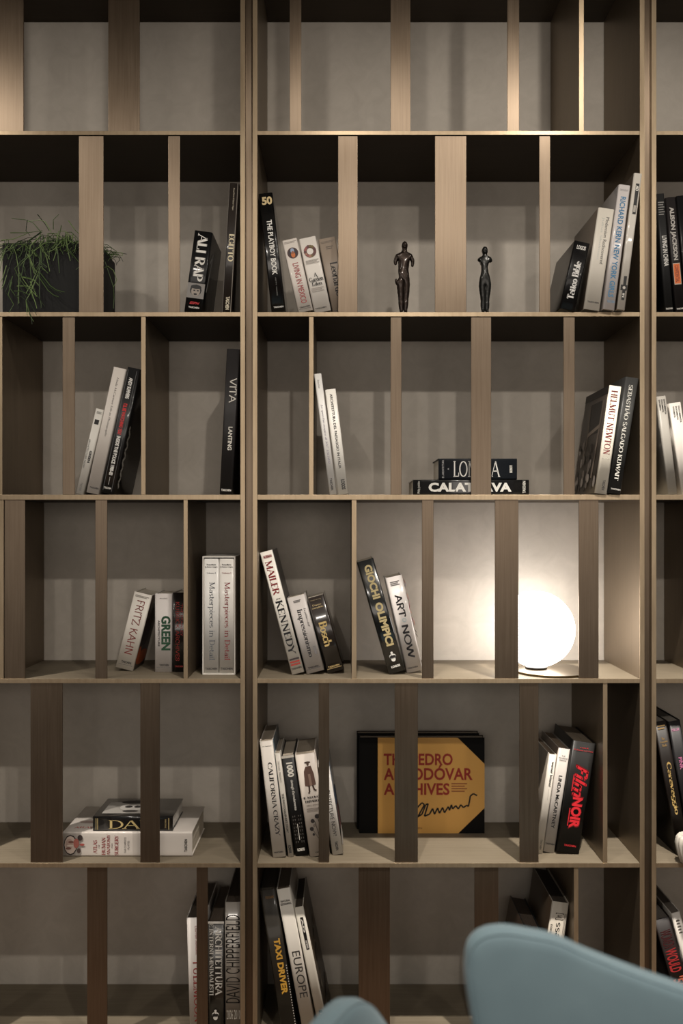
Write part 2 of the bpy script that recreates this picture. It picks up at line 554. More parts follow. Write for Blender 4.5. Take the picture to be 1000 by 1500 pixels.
def book_mesh(root, x0, t, h, D, rgb, page=(205, 196, 180), soft=False, rough=0.4, coat=0.0, rightc=None, leftc=None, round_=0.12):
    """cover (boards and spine) and page block; x from x0 to x0+t, spine towards -Y at y=0"""
    th = 0.0012 if soft else min(0.0028, t * 0.14)
    r = min(0.005, t * 0.22)
    out = []
    for k in range(5):
        a = PI / 2 * k / 4
        out.append((x0 + r - r * math.cos(a), r - r * math.sin(a)))
    outer = [(x0, D)] + out
    n = 6
    bul = 0.0
    for k in range(1, n):
        out_x = x0 + r + (t - 2 * r) * k / n
        outer.append((out_x, -bul * math.sin(PI * k / n)))
    for k in range(5):
        a = PI / 2 * k / 4
        outer.append((x0 + t - r + r * math.sin(a), r - r * math.cos(a)))
    outer.append((x0 + t, D))
    inner = []
    for (x, y) in outer:
        xi = min(max(x, x0 + th), x0 + t - th)
        inner.append((xi, D if y == D else max(y, th)))
    bm = bmesh.new()
    rows = []
    for z in (0, h):
        rows.append(([bm.verts.new((x, y, z)) for x, y in outer], [bm.verts.new((x, y, z)) for x, y in inner]))
    N = len(outer)
    (o0, i0), (o1, i1) = rows
    for k in range(N - 1):
        f = bm.faces.new((o0[k], o0[k + 1], o1[k + 1], o1[k]))
        f.smooth = True
        if k == 0: f.material_index = 1
        if k == N - 2: f.material_index = 2
        bm.faces.new((i0[k], i1[k], i1[k + 1], i0[k + 1]))
        bm.faces.new((o1[k], o1[k + 1], i1[k + 1], i1[k]))
        bm.faces.new((o0[k], i0[k], i0[k + 1], o0[k + 1]))
    for k in (0, N - 1):
        bm.faces.new((o0[k], o1[k], i1[k], i0[k]))
    bmesh.ops.recalc_face_normals(bm, faces=bm.faces)
    bmesh.ops.remove_doubles(bm, verts=bm.verts, dist=1e-5)
    c = mat(rgb, rough, 0.0, coat, 0.0, 0.5 if sum(rgb) > 300 or coat > .45 else 0.25)
    me = bpy.data.meshes.new('cover')
    bm.to_mesh(me)
    bm.free()
    me.materials.append(c)
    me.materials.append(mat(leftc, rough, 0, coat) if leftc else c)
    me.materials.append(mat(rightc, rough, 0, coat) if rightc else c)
    o = bpy.data.objects.new('cover', me)
    C.objects.link(o)
    o.parent = root
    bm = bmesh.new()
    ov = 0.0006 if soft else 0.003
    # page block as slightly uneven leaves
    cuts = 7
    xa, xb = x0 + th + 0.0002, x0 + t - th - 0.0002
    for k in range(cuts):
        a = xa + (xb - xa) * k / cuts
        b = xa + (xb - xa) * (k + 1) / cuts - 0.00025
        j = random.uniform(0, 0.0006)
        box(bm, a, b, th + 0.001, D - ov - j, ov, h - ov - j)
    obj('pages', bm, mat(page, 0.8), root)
    return th


def book(row, lean, xb, xt, yt, wpx, d, D, rgb, label, **kw):
    """lean 'L': left edge measured (leans left), 'R': right edge measured (leans right)
       xb bottom x on screen, (xt,yt) top corner on screen, wpx width on screen (horizontal)"""
    grp = kw.pop('group', None)
    m = 1 + d / F
    fz = FLOORZ[row] + 0.0003
    Xb = (xb - 500) * m * K
    p = P(xt, yt, d)
    ang = math.atan2(p.x - Xb, p.z - fz)
    h = math.hypot(p.x - Xb, p.z - fz)
    t = wpx * m * K * math.cos(ang)
    root = empty('book', (Xb, d * K, fz), label, 'book', grp)
    root.rotation_euler = (0, ang, 0)
    x0 = 0.0 if lean == 'L' else -t
    D = min(D, DEP - d * K - 0.006)
    book_mesh(root, x0, t, h, D, rgb, **kw)
    s = Face(root, (x0, 0, h), (t, 0, 0), (0, 0, -h), (0, -1, 0))
    root_faces[root.name] = (Face(root, (x0 + t, 0, h), (0, D, 0), (0, 0, -h), (1, 0, 0)),
                             Face(root, (x0, D, h), (0, -D, 0), (0, 0, -h), (-1, 0, 0)))
    s.right, s.left = root_faces[root.name]
    return s


root_faces = {}
WH, BK = (226, 222, 214), (20, 19, 19)
INK = (28, 26, 26)
PUB = 'TASCHEN'


def pub(s, rgb, v=0.96, u0=.16, u1=.84, hgt=0.016):
    s.text(PUB, u0, u1, v - hgt / 2, v + hgt / 2, rgb, 'h', 'b', 'publisher_lettering')


def little_man(s, u, v, sz, fg, bg, word='fat', word2='books'):
    """the small round-bellied figure used as a series mark"""
    a = s.asp()
    s.blobs([(u, v - sz * 1.25 * a, sz * .30, sz * .30 * a, fg), (u, v - sz * .35 * a, sz * .85, sz * .62 * a, fg), (u, v + sz * .35 * a, sz * .55, sz * .6 * a, fg)], 'series_mark')
    s.rect(u - sz * .75, u + sz * .75, v - sz * .5 * a, v + sz * .02 * a, bg, 'series_mark')
    s.text(word, u - sz * .5, u + sz * .5, v - sz * .75 * a, v - sz * .2 * a, bg, 'h', 'B', 'series_mark')
    s.text(word2, u - sz * .5, u + sz * .5, v - sz * .1 * a, v + sz * .2 * a, bg, 'h', 'b', 'series_mark')


# ================================================================ ROW 2, left bay
s = book(2, 'R', 295.5, 311, 340.5, 26.5, 6, .19, (14, 14, 15), 'thick black book with large white serif title and a small face portrait on its spine', coat=.4)
s.text('ALI RAP', .22, .80, .03, .62, (225, 222, 215), 'd', 'R')
s.rect(.02, .98, .645, .83, (128, 124, 120), 'printed_portrait')
s.blobs([(.5, .73, .33, .07, (30, 28, 27)), (.5, .745, .25, .06, (150, 140, 130)), (.42, .735, .06, .008, (20, 18, 18)), (.62, .735, .06, .008, (20, 18, 18)), (.5, .78, .1, .012, (20, 18, 18)), (.5, .69, .3, .025, (18, 17, 17))], 'printed_portrait')
s.text('ESPN', .25, .80, .875, .905, (190, 30, 40), 'h', 'bi')
pub(s, (225, 222, 215), .945, .22, .82, .022)
s.right.stroke([(.15, .35), (.32, .2), (.18, .55), (.12, .72)], .05, (150, 148, 145), 'printed_picture')
s.right.stroke([(.5, .15), (.45, .5), (.6, .8)], .02, (80, 80, 80), 'printed_picture')
s = book(2, 'R', 339, 350, 268.5, 14.5, 6, .24, (40, 34, 30), 'tall slim dark brown book with cream serif title, beside the face portrait book', coat=.5)
s.text('EGITTO', .30, .86, .395, .605, (228, 215, 180), 'd', 'R')
s.text('Rose-Marie & Rainer Hagen', .42, .62, .04, .21, (190, 180, 160), 'd', 's', 'author_lettering')
s.text(PUB, .35, .72, .875, .975, (225, 215, 190), 'd', 'b', 'publisher_lettering')
s.rect(.86, .93, .0, 1, (120, 112, 102))
s.rect(.03, .08, .0, 1, (88, 82, 75))

# ---- row 2, middle bay
s = book(2, 'L', 397.5, 378.5, 284, 20.5, 6, .22, (13, 13, 14), 'tall glossy black book with white sans title and gold number fifty at the top', coat=.8, rough=.25)
s.text('50', .18, .92, .03, .098, (200, 178, 130), 'h', 'B')
s.text('THE PLAYBOY BOOK', .36, .74, .225, .685, (224, 222, 216), 'd', 'b')
s.text('FIFTY YEARS', .52, .60, .71, .86, (120, 118, 114), 'd', 's', 'subtitle_lettering')
pub(s, (224, 222, 216), .955, .2, .9, .014)
s = book(2, 'L', 437, 413, 353, 22.5, 6, .15, (222, 214, 205), 'small white book with a round dark portrait medallion and red title', coat=.2)
s.lines(.1, .92, .03, .06, 2, (150, 140, 132))
s.disc(.52, .19, .37, (70, 42, 40)); s.disc(.52, .19, .30, (44, 32, 38))
s.blobs([(.52, .16, .13, .035, (150, 165, 190)), (.52, .215, .14, .04, (200, 110, 50)), (.52, .185, .09, .02, (150, 90, 60))], 'printed_emblem')
s.text('LIVING IN MEXICO', .34, .72, .33, .885, (160, 25, 38), 'd', 's')
pub(s, INK, .935, .15, .85, .02); s.lines(.1, .9, .955, .97, 1, (120, 115, 110))
s = book(2, 'L', 460.5, 437.5, 350.5, 25.5, 9, .15, (226, 220, 212), 'small white book with a flower wreath on its spine, right of the medallion book', coat=.2)
s.disc(.50, .185, .37, (120, 88, 74)); s.disc(.50, .185, .19, (226, 220, 212))
rr = random.Random(3)
for k in range(14):
    a = 2 * PI * k / 14
    s.disc(.50 + .29 * math.cos(a), .185 + .29 * s.asp() * math.sin(a), .065 + .03 * rr.random(), rr.choice([(110, 92, 48), (150, 84, 80), (88, 92, 50), (165, 120, 100), (96, 56, 56)]), 'printed_emblem')
s.lines(.12, .9, .30, .355, 3, (170, 162, 155))
s.text('A', .42, .62, .475, .53, INK, 'h', 'r')
s.text('Garden', .10, .92, .53, .59, INK, 'h', 'r')
s.text('Eden', .22, .80, .595, .645, INK, 'h', 'r')
s.lines(.12, .85, .67, .73, 3, (170, 162, 155))
pub(s, INK, .945, .1, .75, .018)
s = book(2, 'L', 487.5, 466, 351, 25.5, 12, .15, (150, 136, 122), 'small beige grey book half hidden behind the slat, with a dark vertical title')
s.lines(.1, .92, .04, .07, 2, (110, 98, 86))
s.text('Leonardo', .40, .82, .33, .78, (40, 34, 32), 'd', 'r')
s.lines(.35, .75, .11, .16, 2, (100, 88, 76))
s.text(PUB, .1, .8, .955, .972, INK, 'h', 'b', 'publisher_lettering')

s = book(2, 'R', 841.5, 864, 357, 23.5, -4, .22, (14, 13, 14), 'small black book with white blackletter title reading upwards', coat=.3)
s.text('Tattoo Bible', .30, .74, .28, .84, (228, 226, 222), 'u', 'k')
s.text('LOGOS', .22, .80, .055, .115, (205, 203, 198), 'h', 'B', 'publisher_lettering')
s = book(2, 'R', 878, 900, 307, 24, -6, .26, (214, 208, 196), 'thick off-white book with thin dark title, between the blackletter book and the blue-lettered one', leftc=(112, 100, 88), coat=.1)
s.text('Modernism Rediscovered', .56, .76, .085, .545, (50, 50, 52), 'd', 's')
s.text('Julius Shulman', .30, .48, .09, .50, (205, 206, 200), 'd', 's', 'author_lettering')
pub(s, INK, .925, .16, .86, .016)
s = book(2, 'R', 900, 923.5, 272, 17.6, -10, .24, (208, 202, 200), 'glossy pale book with large sky-blue capitals on its spine', coat=.9, rough=.2)
s.text('RICHARD KERN NEW YORK GIRLS', .28, .74, .095, .90, (62, 120, 160), 'd', 'b')
s.text('DAYLIGHT', .15, .85, .035, .05, (130, 128, 130), 'h', 's', 'author_lettering')
s.text(PUB, .25, .9, .925, .945, (110, 140, 165), 'h', 'b', 'publisher_lettering')
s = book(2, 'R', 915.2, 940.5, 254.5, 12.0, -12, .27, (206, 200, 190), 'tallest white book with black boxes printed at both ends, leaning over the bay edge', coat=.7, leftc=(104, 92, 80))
s.rect(.38, .80, .075, .30, (22, 21, 21)); s.text('AD', .42, .76, .09, .13, WH, 'd', 'B'); s.rect(.42, .74, .235, .285, (170, 164, 155))
s.rect(.36, .72, .755, .93, (22, 21, 21)); s.rect(.1, .9, .82, .86, (22, 21, 21)); s.disc(.52, .84, .18, (190, 184, 176)); s.text('IN', .42, .66, .88, .91, WH, 'd', 'b')

# ---- row 2, right bay
s = book(2, 'L', 974, 960.2, 284, 12.6, 6, .24, (38, 38, 38), 'slim charcoal book with small white vertical title at the right edge')
s.text('LIVING IN CHINA', .30, .85, .355, .61, (214, 212, 206), 'd', 'b'); s.lines(.15, .85, .07, .19, 6, (120, 118, 114)); pub(s, WH, .965, .1, .9, .014)
s = book(2, 'L', 989.6, 974.6, 289.5, 14.6, 6, .24, (36, 33, 33), 'charcoal book with tall silver capitals above an orange box')
s.text('ALISON JACKSON', .15, .72, .085, .545, (170, 166, 160), 'd', 'B'); s.rect(.12, .82, .57, .755, (190, 175, 160)); s.rect(.16, .78, .577, .748, (214, 108, 50)); s.text('CONFIDENTIAL', .28, .66, .59, .735, (120, 50, 30), 'd', 'b', 'subtitle_lettering'); pub(s, WH, .965, .1, .9, .014)
s = book(2, 'L', 1005.5, 990.5, 287, 18, 6, .20, (18, 18, 19), 'large black book cut off by the right edge of the photo', coat=.4)

# ================================================================ ROW 3, left bay
s = book(3, 'R', 122.0, 151.8, 600.5, 12.4, 4, .17, (214, 211, 203), 'small slim white book with a black number one, leftmost of the leaning trio')
s.text('1', .25, .78, .125, .18, INK, 'd', 'B'); s.text('GREEN', .52, .82, .49, .63, INK, 'd', 'B'); s.text('ARCHITECTURE NOW!', .12, .34, .36, .70, (80, 78, 76), 'd', 's', 'subtitle_lettering'); s.text(PUB, .35, .6, .87, .96, (120, 118, 116), 'd', 's', 'publisher_lettering'); s.lines(.25, .9, .03, .06, 3, (150, 148, 142))
s = book(3, 'R', 144.4, 184.6, 541, 19.4, 4, .22, (210, 203, 195), 'tall white book with grey italic script, second of the leaning trio')
s.text('Linda McCartney Life in Photographs', .42, .62, .075, .545, (96, 92, 90), 'd', 'i')
pub(s, INK, .955, .2, .9, .013)
s = book(3, 'R', 166.5, 205.5, 541, 19.5, 4, .22, (24, 24, 25), 'tall black book with white and red heavy lettering, resting on the divider', coat=.5)
s.text('ANDY SUMMERS', .30, .60, .08, .245, (222, 220, 214), 'd', 'B')
s.text("I'LL BE WATCHING YOU", .30, .60, .285, .53, (205, 40, 42), 'd', 'B')
s.text('INSIDE THE POLICE 1980-83', .30, .60, .545, .855, (222, 220, 214), 'd', 'B')
s.rect(.10, .13, .02, .98, (90, 90, 90)); s.rect(.76, .79, .02, .98, (90, 90, 90)); s.rect(.43, .46, .87, .93, (200, 198, 192))
s.text(PUB, .15, .70, .95, .965, WH, 'h', 'b', 'publisher_lettering')
rr = random.Random(5)
pts = [(.12, .45)]
for k in range(12): pts.append((.08 + .08 * (k % 2) + .02 * rr.random(), .48 + k * .042))
s.right.stroke(pts, .05, (185, 180, 170), 'printed_picture')
s = book(3, 'R', 340.2, 351.0, 511.5, 19, 4, .30, (42, 40, 40), 'very tall charcoal book with widely spaced thin white title standing by the post')
s.text('VITA', .36, .92, .20, .37, (214, 210, 200), 'd', 'gl'); s.text('LANTING', .44, .76, .535, .695, (214, 210, 200), 'd', 'b', 'author_lettering'); pub(s, WH, .97, .12, .88, .015)

# ---- row 3, middle bay
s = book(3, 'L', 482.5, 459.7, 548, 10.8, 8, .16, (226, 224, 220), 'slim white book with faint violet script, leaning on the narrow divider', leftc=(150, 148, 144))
s.text('Lo specchio magico di M.C. ESCHER', .30, .66, .255, .745, (140, 132, 150), 'd', 'i'); s.text(PUB, .30, .60, .865, .965, INK, 'd', 'b', 'publisher_lettering'); s.text('Bruno Ernst', .35, .6, .05, .12, (150, 148, 150), 'd', 'i', 'author_lettering')
s = book(3, 'L', 495, 476, 571, 15.6, 8, .15, (230, 227, 219), 'white book with black vertical capitals, right of the faint violet one', rightc=(120, 116, 108))
s.text('ARCHITETTURA DEL PAESAGGIO IN ITALIA', .38, .62, .045, .755, (48, 46, 44), 'd', 'b'); s.text('LOGOS', .42, .78, .86, .955, INK, 'd', 'B', 'publisher_lettering')


def flat_book(row, x0, x1, ytop, ybot, d, D, rgb, label, base=None, **kw):
    """a book lying flat, spine to the front"""
    m = 1 + d / F
    zb = (FLOORZ[row] if base is None else base) + 0.0003
    zt = CZ + (768 - ytop) * m * K
    t = zt - zb
    L = (x1 - x0) * m * K
    root = empty('book', ((x0 - 500) * m * K, d * K, zb), label, 'book', None)
    # local upright book laid down: rotate so its height runs along +X
    root.rotation_euler = (0, PI / 2, 0)
    D = min(D, DEP - d * K - .006)
    book_mesh(root, -t, t, L, D, rgb, **kw)
    # spine face in reading position: u along world X, v down
    s = Face(root, (-t, 0, 0), (0, 0, L), (t, 0, 0), (0, -1, 0))
    s.top = Face(root, (-t, D, 0), (0, 0, L), (0, -D, 0), (-1, 0, 0))
    s.ztop = zt
    return s


s = flat_book(3, 604.5, 774.5, 702.5, 723, 9, .19, (18, 18, 18), 'long black book lying flat with bold white capitals, lower of the flat pair', coat=.7, rough=.25)
s.text('CALATRAVA', .135, .85, .20, .80, (205, 203, 196), 'h', 'B')
s.text('Philip Jodidio', .04, .065, .12, .9, (200, 198, 190), 'u', 's', 'author_lettering'); s.text(PUB, .945, .97, .1, .88, (190, 188, 180), 'u', 'b', 'publisher_lettering')
zt = s.ztop
s = flat_book(3, 642, 757, 671.5, 702.5, 12, .17, (22, 25, 29), 'shorter black book with tall thin white serif capitals, on top of the flat pair', base=zt)
s.text('LONDRA', .19, .785, .12, .88, (202, 200, 194), 'h', 'rl'); s.text('E L ARCHITETTURA', .045, .07, .08, .92, (170, 170, 170), 'u', 's', 'subtitle_lettering'); s.text('LOGOS', .905, .94, .33, .68, (200, 198, 190), 'd', 'B', 'publisher_lettering'); s.text('A', .115, .135, .46, .54, (170, 170, 170), 'u', 's', 'subtitle_lettering')
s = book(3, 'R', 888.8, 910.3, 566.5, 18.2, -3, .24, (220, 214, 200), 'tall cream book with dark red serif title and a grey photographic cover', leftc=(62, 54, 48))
s.text('HELMUT NEWTON', .22, .76, .045, .635, (112, 44, 44), 'd', 'r'); s.text('SUMO', .2, .8, .66, .675, (190, 188, 176), 'h', 's', 'subtitle_lettering'); s.text(PUB, .50, .72, .87, .965, INK, 'd', 'b', 'publisher_lettering')
lf = s.left
rr = random.Random(8)
lf.rect(.0, 1, 0, .07, (40, 35, 32), 'printed_picture')
lf.rect(.35, .8, .12, .42, (34, 30, 28), 'printed_picture')
lf.stroke([(.85, .12), (.80, .45), (.74, .85)], .06, (110, 98, 88), 'printed_picture')
lf.stroke([(.30, .12), (.34, .5), (.25, .62)], .05, (96, 86, 76), 'printed_picture')
lf.stroke([(.34, .42), (.82, .36)], .05, (120, 108, 96), 'printed_picture')
for k in range(26):
    u, v = rr.random() * .92 + .04, .5 + rr.random() * .46
    g = rr.choice([28, 40, 90, 110, 130])
    lf.blobs([(u, v, .05, .03 + .04 * rr.random(), (g + 8, g, g - 6))])
s = book(3, 'R', 908.8, 935.5, 554.5, 20, -3, .26, (44, 44, 43), 'tall charcoal book with thin white serif title, leaning on the right side panel')
s.text('SEBASTIÃO SALGADO KUWAIT', .34, .72, .065, .885, (196, 194, 186), 'd', 'r'); s.text(PUB, .2, .92, .955, .968, (180, 178, 172), 'h', 'b', 'publisher_lettering')
# ---- row 3, right bay
s = book(3, 'L', 978.5, 961.3, 581, 14.2, 4, .2, (160, 156, 148), 'grey book with small black print at its top, first in the right bay')
for k in range(3): s.text('DOCUMENTA', .15 + .25 * k, .32 + .25 * k, .035, .035 + .11 + .02 * k, (50, 48, 46), 'd', 'b', 'small_print')
s = book(3, 'L', 998.5, 979.5, 591, 18, 4, .2, (214, 208, 200), 'white book with small black print at its top, cut by the right edge')
for k in range(3): s.text('DOCUMENTA', .25 + .22 * k, .38 + .22 * k, .04, .04 + .12 + .03 * k, (50, 48, 46), 'd', 'b', 'small_print')

# ================================================================ ROW 4, left bay
s = book(4, 'R', 194.5, 222.5, 872.5, 27.5, 63, .15, (222, 216, 206), 'thick white book with thin dark red title, leaning far to the right', rightc=(44, 24, 16), leftc=(222, 216, 206))
s.text('FRITZ KAHN', .28, .72, .10, .80, (128, 42, 36), 'd', 'gl'); s.text(PUB, .25, .8, .895, .925, INK, 'h', 'b', 'publisher_lettering'); s.lines(.12, .9, .94, .955, 1, (110, 105, 100)); s.lines(.12, .88, .035, .065, 2, (140, 132, 124))
s.right.blobs([(.5, .85, .5, .1, (150, 70, 30)), (.15, .8, .12, .12, (176, 84, 40)), (.4, .5, .3, .2, (24, 15, 12)), (.6, .3, .25, .12, (60, 36, 24))])
s = book(4, 'R', 251.8, 251.8, 869.5, 25.3, 57, .15, (206, 200, 196), 'upright white book with heavy green word on its spine')
s.text('GREEN', .38, .92, .285, .725, (28, 72, 46), 'd', 'B'); s.text('ARCHITECTURE', .18, .30, .34, .675, (66, 64, 62), 'd', 'b', 'subtitle_lettering'); s.text(PUB, .27, .82, .90, .925, INK, 'h', 'b', 'publisher_lettering'); s.lines(.1, .9, .94, .955, 1, (120, 115, 110)); s.text('PHILIP JODIDIO', .3, .75, .055, .07, (110, 105, 100), 'h', 's', 'author_lettering')
s = book(4, 'L', 252.8, 252.8, 868, 25, 57, .15, (26, 22, 20), 'dark book with red lettering partly hidden behind the divider panel', coat=.9, rough=.2)
s.text('KUBRICK ARCHIVES', .17, .40, .12, .86, (172, 44, 36), 'd', 'g'); s.text('THE STANLEY', .46, .60, .14, .55, (172, 44, 36), 'd', 'g'); s.text(PUB, .14, .6, .92, .94, (170, 50, 44), 'h', 'b', 'publisher_lettering')
# slipcase with two volumes
SD = 33
m = 1 + SD / F
x0, x1 = (296.4 - 500) * m * K, (344.5 - 500) * m * K
z0, z1 = FLOORZ[4] + .0003, CZ + (768 - 815) * m * K
sc = empty('slipcase', (x0, SD * K, z0), 'white cardboard slipcase holding two tall white volumes beside the post', 'slipcase')
bm = bmesh.new()
th = 0.0035
W_, H_, DD = x1 - x0, z1 - z0, .25
box(bm, 0, th, 0, DD, 0, H_); box(bm, W_ - th, W_, 0, DD, 0, H_); box(bm, th, W_ - th, 0, DD, H_ - th, H_); box(bm, th, W_ - th, 0, DD, 0, th); box(bm, th, W_ - th, DD - th, DD, th, H_ - th)
obj('case', bm, mat((222, 218, 210), .5), sc)
vw = (W_ - 2 * th - .002) / 2
for k, (col, lab) in enumerate((((96, 100, 106), 'white volume with grey serif title, left of the two in the slipcase'), ((136, 36, 42), 'white volume with dark red serif title, right of the two in the slipcase'))):
    r = empty('book', (x0 + th + .0005 + k * (vw + .001), SD * K + .002, z0 + th + .0003), lab, 'book')
    hh = H_ - 2 * th - .004
    book_mesh(r, 0, vw, hh, .23, (206, 202, 196) if k else (214, 212, 208), coat=.1)
    s = Face(r, (0, 0, hh), (vw, 0, 0), (0, 0, -hh), (0, -1, 0))
    s.text('Masterpieces in Detail', .26, .74, .205, .885, col, 'd', 'rl')
    pub(s, INK, .96, .10, .90, .018)
    s.text('Rose-Marie', .2, .8, .045, .058, INK, 'h', 'b', 'author_lettering'); s.text('& Rainer Hagen', .08, .92, .066, .079, INK, 'h', 'b', 'author_lettering')
    s.text('Volume ' + 'I' * (2 - k), .2, .8, .118, .130, col, 'h', 'r', 'volume_lettering')

# ---- row 4, middle bay
s = book(4, 'L', 427.3, 380.2, 810, 19.4, 31, .20, (226, 221, 212), 'tall white book with red and black serif capitals, leaning left', rightc=(40, 38, 36), coat=.3)
s.text('MAILER', .20, .74, .08, .355, (140, 40, 44), 'd', 'r'); s.text('KENNEDY', .20, .76, .405, .845, (26, 26, 28), 'd', 'r', 'title_lettering')
s.text('ER', .20, .74, .31, .38, (70, 40, 44), 'd', 'r') if False else None
s.text('NORMAN', .2, .85, .03, .055, (140, 40, 44), 'h', 'B', 'author_lettering'); s.text('JFK', .3, .7, .385, .397, INK, 'h', 'b', 'small_print')
for k in range(3): s.rect(.12, .88, .875 + .022 * k, .888 + .022 * k, (168, 60, 50) if k else (60, 50, 50), 'small_print')
pub(s, INK, .957, .1, .9, .014)
s = book(4, 'L', 449, 420, 877, 27.5, 36, .15, (184, 178, 174), 'pale grey white book with dark serif title, middle of the leaning trio', rightc=(190, 184, 178))
s.text('Impressionismo', .28, .66, .175, .80, (44, 42, 44), 'd', 'r'); s.text("La pittura dell'", .72, .86, .17, .42, (110, 106, 108), 'd', 'i', 'subtitle_lettering'); s.text('1860-1920', .72, .86, .67, .78, (120, 116, 116), 'd', 'i', 'subtitle_lettering'); pub(s, INK, .93, .15, .75, .022); s.lines(.08, .85, .945, .965, 1, (90, 86, 84)); s.lines(.3, .72, .05, .085, 2, (120, 116, 114))
s = book(4, 'L', 479.8, 449.5, 877, 26, 42, .15, (40, 33, 29), 'dark brown book with gold serif name, rightmost of the leaning trio', coat=.8, rough=.25)
s.text('Bosch', .26, .74, .34, .66, (214, 186, 122), 'd', 'R'); s.text("L'opera", .2, .72, .095, .125, (196, 176, 130), 'h', 'R', 'subtitle_lettering'); s.text('completa', .12, .8, .13, .16, (196, 176, 130), 'h', 'R', 'subtitle_lettering'); s.text('Walter Bosing', .14, .78, .035, .05, (180, 165, 130), 'h', 's', 'author_lettering'); pub(s, (206, 180, 122), .925, .12, .8, .022); s.lines(.05, .9, .945, .962, 1, (170, 146, 100))
s = book(4, 'L', 569.5, 522.5, 824, 26, 34, .19, (17, 19, 19), 'thick black book with large khaki block letters, leaning on the divider', coat=.8, rough=.22)
s.text('GIOCHI', .32, .78, .045, .345, (180, 164, 120), 'd', 'B'); s.text('OLIMPICI', .32, .78, .38, .765, (180, 164, 120), 'd', 'B')
little_man(s, .50, .87, .24, (222, 220, 214), (20, 20, 20)); s.text('LOGOS', .25, .78, .935, .955, (222, 220, 214), 'h', 'B', 'publisher_lettering')
s = book(4, 'L', 595.8, 564.5, 847, 25, 45, .15, (200, 194, 190), 'thick white book with rounded black title and colourful cover art', coat=.3, rightc=(226, 220, 216))
s.text('ART', .28, .72, .19, .43, (34, 32, 34), 'd', 'gh'); s.text('NOW', .28, .72, .51, .86, (34, 32, 34), 'd', 'gh'); s.disc(.55, .46, .13, (170, 186, 188)); s.disc(.55, .46, .08, (200, 194, 190)); s.lines(.2, .75, .05, .10, 3, (110, 106, 104)); pub(s, INK, .955, .1, .72, .016)
rr = random.Random(11)
s.right.rect(.06, .98, .03, .58, (206, 180, 178), 'printed_picture')
for k in range(60):
    s.right.blobs([(.1 + .85 * rr.random(), .05 + .5 * rr.random(), .06, .012 + .02 * rr.random(), rr.choice([(206, 70, 110), (224, 120, 60), (70, 90, 150), (235, 228, 225), (120, 70, 80), (220, 150, 170), (150, 170, 180)]))])
s.right.lines(.2, .8, .62, .70, 2, (80, 78, 76))

# ---- globe lamp
LC = P(785, 921.5, 70)
R_ = 58.5 * (1 + 92 / F) * K
fz = FLOORZ[4]
lamp = empty('table_lamp', (LC.x, LC.y, fz), 'glowing opal globe table lamp on a thin dark disc base', 'lamp')
bm = bmesh.new()
R_ = (LC.z - fz - 0.0115)
bmesh.ops.create_uvsphere(bm, u_segments=48, v_segments=32, radius=R_)
for v in bm.verts: v.co.z += LC.z - fz
me_ = bpy.data.materials.new('opal_glass')
me_.use_nodes = True
pb = me_.node_tree.nodes['Principled BSDF']
pb.inputs['Base Color'].default_value = (.9, .9, .88, 1)
pb.inputs['Roughness'].default_value = .15
pb.inputs['Emission Color'].default_value = (1.0, 0.945, 0.90, 1)
pb.inputs['Emission Strength'].default_value = 9.5
gl = obj('globe_shade', bm, me_, lamp, True)


def lathe(bm, prof, cx=0, cy=0, n=48):
    rings = []
    for r, z in prof:
        rings.append([bm.verts.new((cx + r * math.cos(2 * PI * k / n), cy + r * math.sin(2 * PI * k / n), z)) for k in range(n)])
    for a, b in zip(rings, rings[1:]):
        for k in range(n):
            bm.faces.new((a[k], a[(k + 1) % n], b[(k + 1) % n], b[k]))
    bm.faces.new(rings[0][::-1])
    bm.faces.new(rings[-1])


bm = bmesh.new()
lathe(bm, [(.118, 0.0004), (.1195, .0012), (.1195, .0062), (.118, .0072)], 0.045, -0.018)
obj('base_disc', bm, mat((96, 82, 58), .3, .9), lamp)
bm = bmesh.new()
lathe(bm, [(.034, .0072), (.034, .0125), (.030, .0135)], 0, 0, 32)
obj('socket_collar', bm, mat((40, 34, 26), .35, .8), lamp)

# ================================================================ ROW 5, left bay
s = flat_book(5, 92, 281.5, 1219, 1255, 24, .235, (214, 206, 198), 'large white book lying flat under the black one, with red rotated title words', coat=.3)
s.text('ATLAS', .235, .265, .33, .88, (150, 60, 62), 'u', 'r')
s.text('OF', .275, .285, .5, .66, (120, 100, 96), 'u', 'r'); s.text('HUMAN', .30, .33, .22, .92, (150, 60, 62), 'u', 'r'); s.text('ANATOMY', .34, .365, .08, .95, (150, 60, 62), 'u', 'r'); s.text('AND', .375, .385, .45, .68, (120, 100, 96), 'u', 'r'); s.text('SURGERY', .40, .43, .12, .95, (150, 60, 62), 'u', 'r')
s.text('THE COMPLETE', .475, .49, .2, .85, (70, 66, 64), 'u', 's', 'subtitle_lettering'); s.text('PLATES', .50, .515, .35, .70, (70, 66, 64), 'u', 's', 'subtitle_lettering'); s.text(PUB, .94, .962, .28, .80, INK, 'u', 'b', 'publisher_lettering')
s.blobs([(.06, .52, .052, .42, (40, 34, 34)), (.06, .52, .046, .37, (196, 178, 166)), (.052, .48, .028, .22, (176, 150, 138)), (.065, .40, .022, .05, (120, 84, 76)), (.045, .66, .022, .05, (120, 84, 76)), (.058, .55, .028, .04, (206, 190, 178)), (.105, .45, .022, .2, (170, 100, 90)), (.135, .22, .02, .12, (60, 50, 48)), (.15, .5, .02, .05, (160, 80, 74)), (.125, .75, .015, .1, (80, 66, 62))])
s.top.blobs([(.16, .62, .10, .05, (120, 104, 98)), (.28, .75, .06, .05, (160, 100, 96))], 'printed_picture')
s.top.text('ATLAS', .06, .2, .80, .86, (160, 70, 70), 'h', 'r')
s.top.vlines(.74, .86, .50, .80, 5, (96, 90, 88), 'small_print')
zt = s.ztop
